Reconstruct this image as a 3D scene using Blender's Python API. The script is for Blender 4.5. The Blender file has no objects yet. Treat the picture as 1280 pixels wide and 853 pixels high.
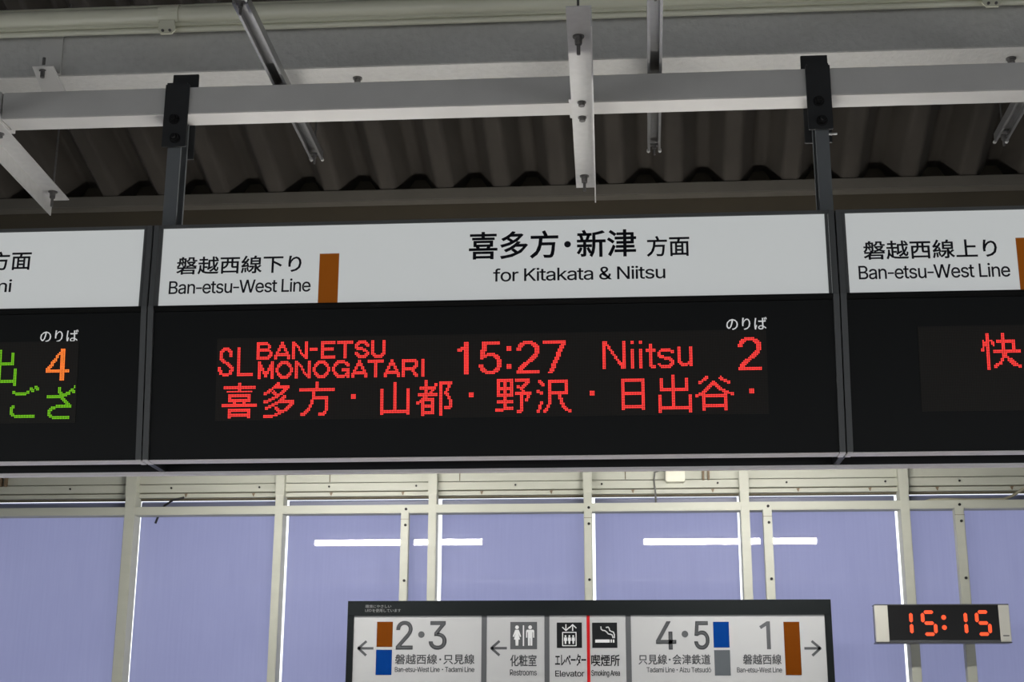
import bpy, bmesh, math, random
from math import sin, cos, pi, radians
from mathutils import Vector, Matrix
from mathutils.geometry import tessellate_polygon

SC = bpy.context.scene
COL = SC.collection
H = 1.6                      # camera height above the platform floor; all z below are relative to the camera
random.seed(7)

# ------------------------------------------------------------------ camera
YAW, PITCH, ROLL = -0.074396, 0.274165, 0.0034228
f_ = Vector((sin(YAW)*cos(PITCH), cos(YAW)*cos(PITCH), sin(PITCH)))
r_ = Vector((cos(YAW), -sin(YAW), 0)); u_ = r_.cross(f_)
rr = r_*cos(ROLL)+u_*sin(ROLL); uu = -r_*sin(ROLL)+u_*cos(ROLL)
cam = bpy.data.cameras.new('camera'); cam.lens = 50.0; cam.sensor_width = 36.0
cam.clip_start = 0.05; cam.clip_end = 300
cam_o = bpy.data.objects.new('camera', cam); COL.objects.link(cam_o)
M = Matrix((rr, uu, -f_)).transposed().to_4x4(); M.translation = Vector((0, 0, H))
cam_o.matrix_world = M
SC.camera = cam_o

# ------------------------------------------------------------------ sky, exposure
SKY = 1.9
w = bpy.data.worlds.new('overcast_sky'); SC.world = w; w.use_nodes = True
bg = w.node_tree.nodes['Background']
bg.inputs[0].default_value = (0.93, 0.96, 1.0, 1); bg.inputs[1].default_value = SKY
SC.view_settings.view_transform = 'Standard'
try: SC.view_settings.look = 'None'
except Exception: pass
SC.view_settings.exposure = 0.0; SC.view_settings.gamma = 1.0
SC.view_settings.use_curve_mapping = False
LAMP = 165.0                  # radiance of the fluorescent tubes

# ------------------------------------------------------------------ materials
def mat(name, col, rough=0.5, metal=0.0, var=0.0, scale=6.0, bump=0.0, emit=None, es=1.0, spec=0.5, dirt=None, stretch=None):
    m = bpy.data.materials.new(name); m.use_nodes = True
    nt = m.node_tree; N = nt.nodes; L = nt.links
    p = N['Principled BSDF']
    p.inputs['Base Color'].default_value = (*col, 1); p.inputs['Roughness'].default_value = rough
    p.inputs['Metallic'].default_value = metal; p.inputs['Specular IOR Level'].default_value = spec
    if emit:
        p.inputs['Emission Color'].default_value = (*emit, 1); p.inputs['Emission Strength'].default_value = es
    if var or bump or dirt:
        tc = N.new('ShaderNodeTexCoord'); vec = tc.outputs['Object']
        if stretch:
            mp = N.new('ShaderNodeMapping'); mp.inputs['Scale'].default_value = stretch
            L.new(vec, mp.inputs['Vector']); vec = mp.outputs['Vector']
        n = N.new('ShaderNodeTexNoise'); n.inputs['Scale'].default_value = scale; n.inputs['Detail'].default_value = 6
        L.new(vec, n.inputs['Vector'])
        mx = N.new('ShaderNodeMix'); mx.data_type = 'RGBA'
        a = tuple(max(0, c*(1-var)) for c in col); b = tuple(min(1, c*(1+var)) for c in col)
        mx.inputs['A'].default_value = (*a, 1); mx.inputs['B'].default_value = (*b, 1)
        L.new(n.outputs['Fac'], mx.inputs['Factor'])
        out = mx.outputs['Result']
        if dirt:
            n2 = N.new('ShaderNodeTexNoise'); n2.inputs['Scale'].default_value = scale*2.3; n2.inputs['Detail'].default_value = 10
            n2.inputs['Roughness'].default_value = 0.75
            L.new(vec, n2.inputs['Vector'])
            r = N.new('ShaderNodeMapRange'); r.inputs['From Min'].default_value = dirt[1]; r.inputs['From Max'].default_value = dirt[1]+0.12
            L.new(n2.outputs['Fac'], r.inputs['Value'])
            m2 = N.new('ShaderNodeMix'); m2.data_type = 'RGBA'
            m2.inputs['B'].default_value = (*dirt[0], 1)
            L.new(r.outputs['Result'], m2.inputs['Factor']); L.new(out, m2.inputs['A']); out = m2.outputs['Result']
        L.new(out, p.inputs['Base Color'])
        if bump:
            bp = N.new('ShaderNodeBump'); bp.inputs['Strength'].default_value = bump; bp.inputs['Distance'].default_value = 0.01
            L.new(n.outputs['Fac'], bp.inputs['Height']); L.new(bp.outputs['Normal'], p.inputs['Normal'])
    return m

def emis(name, col, st=1.0, base=(0.02, 0.02, 0.02)):
    return mat(name, base, rough=0.5, emit=col, es=st, spec=0.2)

def pane_mat():
    # milky blue-grey polycarbonate: lets diffuse daylight through, mirrors the tubes in its front skin
    m = bpy.data.materials.new('frosted_pane'); m.use_nodes = True
    nt = m.node_tree; N = nt.nodes; L = nt.links
    for n in list(N): N.remove(n)
    out = N.new('ShaderNodeOutputMaterial')
    tr = N.new('ShaderNodeBsdfTranslucent'); df = N.new('ShaderNodeBsdfDiffuse'); gl = N.new('ShaderNodeBsdfGlossy')
    gl.inputs['Roughness'].default_value = 0.01; gl.inputs['Color'].default_value = (1, 1, 1, 1)
    tc = N.new('ShaderNodeTexCoord'); mp = N.new('ShaderNodeMapping'); mp.inputs['Scale'].default_value = (60, 1, 2.5)
    L.new(tc.outputs['Object'], mp.inputs['Vector'])
    n1 = N.new('ShaderNodeTexNoise'); n1.inputs['Scale'].default_value = 1.0; n1.inputs['Detail'].default_value = 4
    L.new(mp.outputs['Vector'], n1.inputs['Vector'])
    n2 = N.new('ShaderNodeTexNoise'); n2.inputs['Scale'].default_value = 1.6; n2.inputs['Detail'].default_value = 3
    L.new(tc.outputs['Object'], n2.inputs['Vector'])
    ad = N.new('ShaderNodeMath'); ad.operation = 'MULTIPLY_ADD'; ad.inputs[1].default_value = 0.5
    L.new(n1.outputs['Fac'], ad.inputs[0])
    ml = N.new('ShaderNodeMath'); ml.operation = 'MULTIPLY'; ml.inputs[1].default_value = 0.5
    L.new(n2.outputs['Fac'], ml.inputs[0]); L.new(ml.outputs[0], ad.inputs[2])
    mx = N.new('ShaderNodeMix'); mx.data_type = 'RGBA'
    mx.inputs['A'].default_value = PANE_A; mx.inputs['B'].default_value = PANE_B
    L.new(ad.outputs[0], mx.inputs['Factor'])
    L.new(mx.outputs['Result'], tr.inputs['Color'])
    df.inputs['Color'].default_value = (0.10, 0.11, 0.15, 1)
    s1 = N.new('ShaderNodeMixShader'); s1.inputs[0].default_value = 0.12
    L.new(tr.outputs[0], s1.inputs[1]); L.new(df.outputs[0], s1.inputs[2])
    fr = N.new('ShaderNodeFresnel'); fr.inputs['IOR'].default_value = 1.45
    s2 = N.new('ShaderNodeMixShader'); L.new(fr.outputs[0], s2.inputs[0])
    L.new(s1.outputs[0], s2.inputs[1]); L.new(gl.outputs[0], s2.inputs[2])
    L.new(s2.outputs[0], out.inputs['Surface'])
    return m
PANE_A = (0.57, 0.585, 0.775, 1); PANE_B = (0.735, 0.75, 0.93, 1)

def led_board_mat():
    # unlit LED lamps: a grid of slightly paler dots in dark resin
    m = mat('led_board', (0.012, 0.010, 0.008), rough=0.5, spec=0.25)
    nt = m.node_tree; N = nt.nodes; L = nt.links; p = N['Principled BSDF']
    tc = N.new('ShaderNodeTexCoord'); sp = N.new('ShaderNodeSeparateXYZ'); L.new(tc.outputs['Object'], sp.inputs[0])
    ds = []
    for k in (0, 2):
        a = N.new('ShaderNodeMath'); a.operation = 'PINGPONG'; a.inputs[1].default_value = PIT/2
        L.new(sp.outputs[k], a.inputs[0]); q = N.new('ShaderNodeMath'); q.operation = 'POWER'; q.inputs[1].default_value = 2
        L.new(a.outputs[0], q.inputs[0]); ds.append(q)
    s = N.new('ShaderNodeMath'); L.new(ds[0].outputs[0], s.inputs[0]); L.new(ds[1].outputs[0], s.inputs[1])
    c = N.new('ShaderNodeMath'); c.operation = 'LESS_THAN'; c.inputs[1].default_value = 0.0022**2
    L.new(s.outputs[0], c.inputs[0])
    mx = N.new('ShaderNodeMix'); mx.data_type = 'RGBA'
    mx.inputs['A'].default_value = (0.0105, 0.009, 0.0072, 1); mx.inputs['B'].default_value = (0.027, 0.023, 0.0175, 1)
    L.new(c.outputs[0], mx.inputs['Factor']); L.new(mx.outputs['Result'], p.inputs['Base Color'])
    return m
PIT = 0.00726

STEEL = mat('grey_painted_steel', (0.555, 0.545, 0.52), 0.42, var=0.10, scale=5, bump=0.05)
STEEL2 = mat('old_grey_painted_steel', (0.53, 0.525, 0.50), 0.33, var=0.12, scale=26, bump=0.7, dirt=((0.33, 0.32, 0.30), 0.64), stretch=(1, 1, 1))
GALV = mat('galvanised_steel', (0.58, 0.575, 0.555), 0.45, metal=0.05, var=0.12, scale=24)
RAILM = mat('zinc_channel', (0.22, 0.22, 0.22), 0.28, metal=0.35, var=0.15, scale=20)
HOLE = mat('black_bolt', (0.010, 0.010, 0.010), 0.6, spec=0.2)
BOLT = mat('dull_bolt_steel', (0.16, 0.155, 0.15), 0.45, metal=0.5, var=0.3, scale=60)
BLACK = mat('black_painted_steel', (0.026, 0.027, 0.028), 0.5, var=0.2, scale=20, spec=0.4)
POSTM = mat('dark_grey_post', (0.14, 0.15, 0.155), 0.5, var=0.1, scale=14)
CREAM = mat('cream_duct', (0.70, 0.69, 0.55), 0.30, var=0.12, scale=4, bump=0.03, stretch=(0.5, 4, 4))
ROOF = mat('dirty_corrugated_sheet', (0.043, 0.038, 0.032), 0.5, var=0.4, scale=2.0, stretch=(4, 0.6, 4), spec=0.3)
PURL = mat('brownish_purlin_paint', (0.090, 0.082, 0.068), 0.6, var=0.2, scale=6)
DARKW = mat('dark_brown_board', (0.036, 0.028, 0.015), 0.7, var=0.25, scale=3)
WOODW = mat('aged_white_paint', (0.425, 0.43, 0.36), 0.5, var=0.07, scale=4, dirt=((0.24, 0.20, 0.12), 0.66), stretch=(1.0, 3, 6))
RUST = mat('rusty_bracket', (0.17, 0.12, 0.07), 0.7, var=0.5, scale=60)
SEAM = mat('dark_seam', (0.10, 0.085, 0.05), 0.8, var=0.4, scale=30)
FRAME = mat('sign_frame_grey', (0.098, 0.102, 0.102), 0.45, var=0.05, scale=10)
HOUSE = mat('sign_housing_black', (0.012, 0.012, 0.013), 0.45)
GLASSB = mat('black_display_panel', (0.0058, 0.0066, 0.0066), 0.42, spec=0.18)
ALU = mat('brushed_aluminium', (0.90, 0.86, 0.86), 0.4, metal=0.0, var=0.06, scale=20)
WHITE = mat('lit_white_nameplate', (0.55, 0.57, 0.57), 0.35, emit=(0.97, 1.0, 0.985), es=0.33, spec=0.15)
INK = mat('black_lettering', (0.010, 0.011, 0.018), 0.5, spec=0.2)
WINK = mat('white_lettering', (0.55, 0.56, 0.56), 0.5, emit=(1, 1, 1), es=0.36)
BROWN = mat('line_colour_brown', (0.25, 0.070, 0.006), 0.4, emit=(1.0, 0.27, 0.02), es=0.10, spec=0.15)
GWHITE = mat('guide_sign_white', (0.335, 0.34, 0.34), 0.28, emit=(1, 1, 1), es=0.05, spec=0.3)
GFRAME = mat('guide_sign_frame', (0.0085, 0.0105, 0.011), 0.5, spec=0.06)
GGREY = mat('guide_sign_grey', (0.082, 0.086, 0.090), 0.5, spec=0.08)
GINK = mat('guide_sign_lettering', (0.070, 0.074, 0.078), 0.5, spec=0.2)
GBLACK = mat('guide_sign_black', (0.010, 0.011, 0.012), 0.5, spec=0.1)
GBROWN = mat('guide_sign_brown', (0.110, 0.027, 0.0007), 0.5, spec=0.04)
GBLUE = mat('guide_sign_blue', (0.0003, 0.028, 0.155), 0.5, spec=0.04)
GSLATE = mat('guide_sign_slate', (0.075, 0.085, 0.093), 0.5, spec=0.08)
GRED = mat('guide_sign_red', (0.40, 0.010, 0.012), 0.5, spec=0.1)
NOTE = mat('guide_sign_small_print', (0.20, 0.205, 0.205), 0.5, spec=0.1)
GPALE = mat('guide_sign_pictogram', (0.50, 0.505, 0.505), 0.4, emit=(1, 1, 1), es=0.10)
CLKCASE = mat('clock_case_silver', (0.58, 0.57, 0.50), 0.4, metal=0.0, var=0.04, scale=8)
CLKEDGE = mat('clock_edge_dark', (0.07, 0.07, 0.07), 0.35)
CLKFACE = mat('clock_face_black', (0.007, 0.007, 0.007), 0.3, spec=0.3)
RED_ON = emis('lit_red_led', (1.0, 0.045, 0.040), 1.65)
GREEN_ON = emis('lit_green_led', (0.25, 0.80, 0.015), 0.85)
ORANGE_ON = emis('lit_orange_led', (1.0, 0.20, 0.030), 1.75)
CLK_ON = emis('lit_clock_segment', (1.0, 0.085, 0.020), 1.35)
TUBE = emis('lit_fluorescent_tube', (1.0, 0.97, 0.93), LAMP, base=(0.8, 0.8, 0.8))
FIXT = mat('white_fixture', (0.62, 0.62, 0.60), 0.4)
EDGEP = mat('pane_edge_profile', (0.12, 0.13, 0.19), 0.4)
PLAST = mat('ivory_plastic', (0.66, 0.65, 0.54), 0.4, var=0.05, scale=20)
CABLEG = mat('grey_cable', (0.11, 0.11, 0.10), 0.5)
CABLEC = mat('painted_cable', (0.30, 0.28, 0.20), 0.6, var=0.3, scale=20)
CABLEB = mat('black_tape', (0.012, 0.012, 0.012), 0.5)
PANE = pane_mat()
LEDB = led_board_mat()
FLOORM = mat('platform_concrete', (0.76, 0.735, 0.71), 0.8, var=0.15, scale=2)
GROUNDM = mat('track_ballast', (0.40, 0.39, 0.38), 0.9, var=0.3, scale=3)
WALLD = mat('grey_light_screen', (0.12, 0.12, 0.12), 0.8, var=0.06, scale=1)
WALLB = mat('pale_wall_panel', (0.42, 0.42, 0.40), 0.7, var=0.06, scale=1)

# ------------------------------------------------------------------ mesh helpers
class MB:
    def __init__(s): s.v = []; s.f = []
    def add(s, vs, fs):
        n = len(s.v); s.v += [tuple(v) for v in vs]; s.f += [tuple(i+n for i in q) for q in fs]; return s
    def box(s, x0, x1, y0, y1, z0, z1):
        return s.add([(x0,y0,z0),(x1,y0,z0),(x1,y1,z0),(x0,y1,z0),(x0,y0,z1),(x1,y0,z1),(x1,y1,z1),(x0,y1,z1)],
                     [(0,3,2,1),(4,5,6,7),(0,1,5,4),(1,2,6,5),(2,3,7,6),(3,0,4,7)])
    def prism_x(s, prof, x0, x1):          # prof: list of (y, z)
        n = len(prof); vs = [(x0,y,z) for y,z in prof]+[(x1,y,z) for y,z in prof]
        return s.add(vs, [tuple(range(n)), tuple(range(2*n-1, n-1, -1))]+[(i, n+i, n+(i+1)%n, (i+1)%n) for i in range(n)])
    def prism_y(s, prof, y0, y1):          # prof: list of (x, z)
        n = len(prof); vs = [(x,y0,z) for x,z in prof]+[(x,y1,z) for x,z in prof]
        return s.add(vs, [tuple(range(n)), tuple(range(2*n-1, n-1, -1))]+[(i, n+i, n+(i+1)%n, (i+1)%n) for i in range(n)])
    def tube(s, pts, r, n=10, cap=True):
        P = [Vector(p) for p in pts]; rings = []
        prev = None
        for i, p in enumerate(P):
            d = ((P[i+1]-p) if i == 0 else (p-P[i-1]) if i == len(P)-1 else (P[i+1]-P[i-1])).normalized()
            if prev is None:
                a = d.orthogonal().normalized()
            else:
                a = (prev-d*prev.dot(d)).normalized()
            prev = a; b = d.cross(a)
            rings.append([p+a*(r*cos(2*pi*k/n))+b*(r*sin(2*pi*k/n)) for k in range(n)])
        vs = [v for ring in rings for v in ring]; fs = []
        for i in range(len(P)-1):
            for k in range(n):
                fs.append((i*n+k, i*n+(k+1)%n, (i+1)*n+(k+1)%n, (i+1)*n+k))
        if cap: fs += [tuple(range(n))[::-1], tuple(range((len(P)-1)*n, len(P)*n))]
        return s.add(vs, fs)
    def build(s, name, m, parent=None, loc=None, bevel=0.0, smooth=False):
        if parent is not None: off = Vector(parent['base'])
        else: off = Vector(loc if loc is not None else (0, 0, -H))
        me = bpy.data.meshes.new(name)
        me.from_pydata([tuple(Vector(v)-off) for v in s.v], [], s.f); me.materials.append(m)
        bm = bmesh.new(); bm.from_mesh(me)
        bmesh.ops.recalc_face_normals(bm, faces=bm.faces[:])
        if bevel: bmesh.ops.bevel(bm, geom=bm.edges[:], offset=bevel, segments=2, affect='EDGES', clamp_overlap=True)
        bm.to_mesh(me); bm.free()
        if smooth:
            for p in me.polygons: p.use_smooth = True
        o = bpy.data.objects.new(name, me); COL.objects.link(o)
        o['base'] = tuple(off)
        if parent is not None: o.parent = parent
        else: o.location = off+Vector((0, 0, H))
        return o

def tag(o, label, cat, group=None):
    o['label'] = label; o['category'] = cat
    if group: o['group'] = group
    return o
def struct(o, label=None):
    o['kind'] = 'structure'
    if label: o['label'] = label
    return o
def thing(name, label, cat, loc, group=None):
    o = bpy.data.objects.new(name, None); COL.objects.link(o)
    o.empty_display_size = 0.1
    o.location = Vector(loc)+Vector((0, 0, H)); o['base'] = tuple(loc)
    return tag(o, label, cat, group)
def hexnut(mb, x, y, z0, z1, r):
    mb.tube([(x, y, z0), (x, y, z1)], r, 6); return mb
def nut_on_rod(x, y, z, L=0.075, r=0.0165, rod=0.008):
    """nut + washer under a plate whose underside is z, rod sticking down"""
    mb = MB()
    mb.tube([(x, y, z), (x, y, z-0.004)], r*1.5, 16)
    hexnut(mb, x, y, z-0.004, z-0.022, r); hexnut(mb, x, y, z-0.023, z-0.038, r*0.95)
    mb.tube([(x, y, z-0.037), (x, y, z-L)], rod, 10)
    return mb

# ------------------------------------------------------------------ lettering
def dec(k): return k/1600-0.6
GLYPH = {}
CLEAN = {
 'N': [[(0.06, 0), (0.06, 0.509), (0.132, 0.509), (0.40, 0.095), (0.40, 0.509), (0.463, 0.509), (0.463, 0), (0.391, 0), (0.123, 0.414), (0.123, 0)]],
 'W': [[(0.155, 0), (0.016, 0.509), (0.0825, 0.509), (0.192, 0.095), (0.306, 0.509), (0.379, 0.509), (0.494, 0.095), (0.603, 0.509), (0.669, 0.509), (0.53, 0), (0.456, 0), (0.343, 0.415), (0.2306, 0)]],
 'A': [[(0.02, 0), (0.205, 0.509), (0.277, 0.509), (0.463, 0), (0.393, 0), (0.345, 0.135), (0.137, 0.135), (0.09, 0)], [(0.158, 0.195), (0.324, 0.195), (0.241, 0.43)]],
}
def inside(p, L):
    c = False; n = len(L); x, y = p
    for i in range(n):
        x1, y1 = L[i-1]; x2, y2 = L[i]
        if (y1 > y) != (y2 > y) and x < (x2-x1)*(y-y1)/(y2-y1)+x1: c = not c
    return c
def glyph(ch):
    if ch in GLYPH: return GLYPH[ch]
    raw = OUTLINES[SIGN_CHARS.index(ch)]; adv = dec(raw[0]); loops = []
    for q in raw[1:]:
        loops.append([(dec(q[i]), dec(q[i+1])) for i in range(0, len(q), 2)])
    if ch in CLEAN: loops = CLEAN[ch]
    if ch == '-': adv = 0.30; loops = [[(0.035, 0.185), (0.265, 0.185), (0.265, 0.235), (0.035, 0.235)]]
    def contained(a, b):
        n = len(a)
        for i in range(n):
            m = ((a[i][0]+a[i-1][0])/2, (a[i][1]+a[i-1][1])/2)
            if not inside(a[i], b) or not inside(m, b): return False
        return True
    par = [[j for j in range(len(loops)) if j != i and contained(loops[i], loops[j])] for i in range(len(loops))]
    tris = []
    for i, L in enumerate(loops):
        if len(par[i]) % 2: continue
        hs = [loops[j] for j in range(len(loops)) if len(par[j]) % 2 and i in par[j] and len(par[j]) == len(par[i])+1]
        polys = [[Vector((x, y, 0)) for x, y in P] for P in [L]+hs]
        flat = [(v.x, v.y) for P in polys for v in P]
        for t in tessellate_polygon(polys): tris.append([flat[k] for k in t])
    GLYPH[ch] = (adv, loops, tris); return GLYPH[ch]
def text(mb, s, x0, x1, z0, z1, ymin, ymax, P, wt=0.018, track=0.0):
    """ink of s fitted between x0..x1; font heights ymin..ymax mapped on z0..z1; P maps (u, v) to space"""
    pen = 0.0; items = []
    for ch in s:
        if ch == ' ': pen += 0.19+track; continue
        adv, loops, tris = glyph(ch); items.append((pen, loops, tris)); pen += adv+track
    xs = [pen_+x for pen_, loops, _ in items for L in loops for x, _ in L]
    a, b = min(xs)-wt, max(xs)+wt
    sx = (x1-x0)/(b-a); sz = (z1-z0)/(ymax-ymin)
    def T(p, pen_): return P(x0+(p[0]+pen_-a)*sx, z0+(p[1]-ymin)*sz)
    for pen_, loops, tris in items:
        for t in tris: mb.add([T(p, pen_) for p in t], [(0, 1, 2)])
        if wt <= 0: continue
        for L in loops:
            for i in range(len(L)):
                p, q = L[i-1], L[i]; dx, dy = q[0]-p[0], q[1]-p[1]; d = math.hypot(dx, dy)
                if d < 1e-5: continue
                tx, ty = dx/d*wt*0.7, dy/d*wt*0.7; nx, ny = -dy/d*wt, dx/d*wt
                k = sz/sx
                nx *= k; tx *= k
                mb.add([T((p[0]-tx+nx, p[1]-ty+ny), pen_), T((q[0]+tx+nx, q[1]+ty+ny), pen_),
                        T((q[0]+tx-nx, q[1]+ty-ny), pen_), T((p[0]-tx-nx, p[1]-ty-ny), pen_)], [(0, 1, 2, 3)])
    return mb
CJ = (-0.08, 0.84); CAP = (0.0, 0.51)
def poly(mb, pts, P):
    tr = tessellate_polygon([[Vector((x, y, 0)) for x, y in pts]])
    mb.add([P(x, y) for x, y in pts], [tuple(t) for t in tr]); return mb
def disc(mb, cx, cz, r, P, n=24, ry=None):
    ry = ry or r
    mb.add([P(cx+r*cos(2*pi*k/n), cz+ry*sin(2*pi*k/n)) for k in range(n)], [tuple(range(n))]); return mb
def stroke(mb, pts, w, P, round_=True):
    for (a, b), (c, d) in zip(pts, pts[1:]):
        L = math.hypot(c-a, d-b); nx, ny = -(d-b)/L*w/2, (c-a)/L*w/2
        mb.add([P(a+nx, b+ny), P(c+nx, d+ny), P(c-nx, d-ny), P(a-nx, b-ny)], [(0, 1, 2, 3)])
    for a, b in (pts if round_ else pts[1:-1]): disc(mb, a, b, w/2, P, 10)
    return mb

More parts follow.
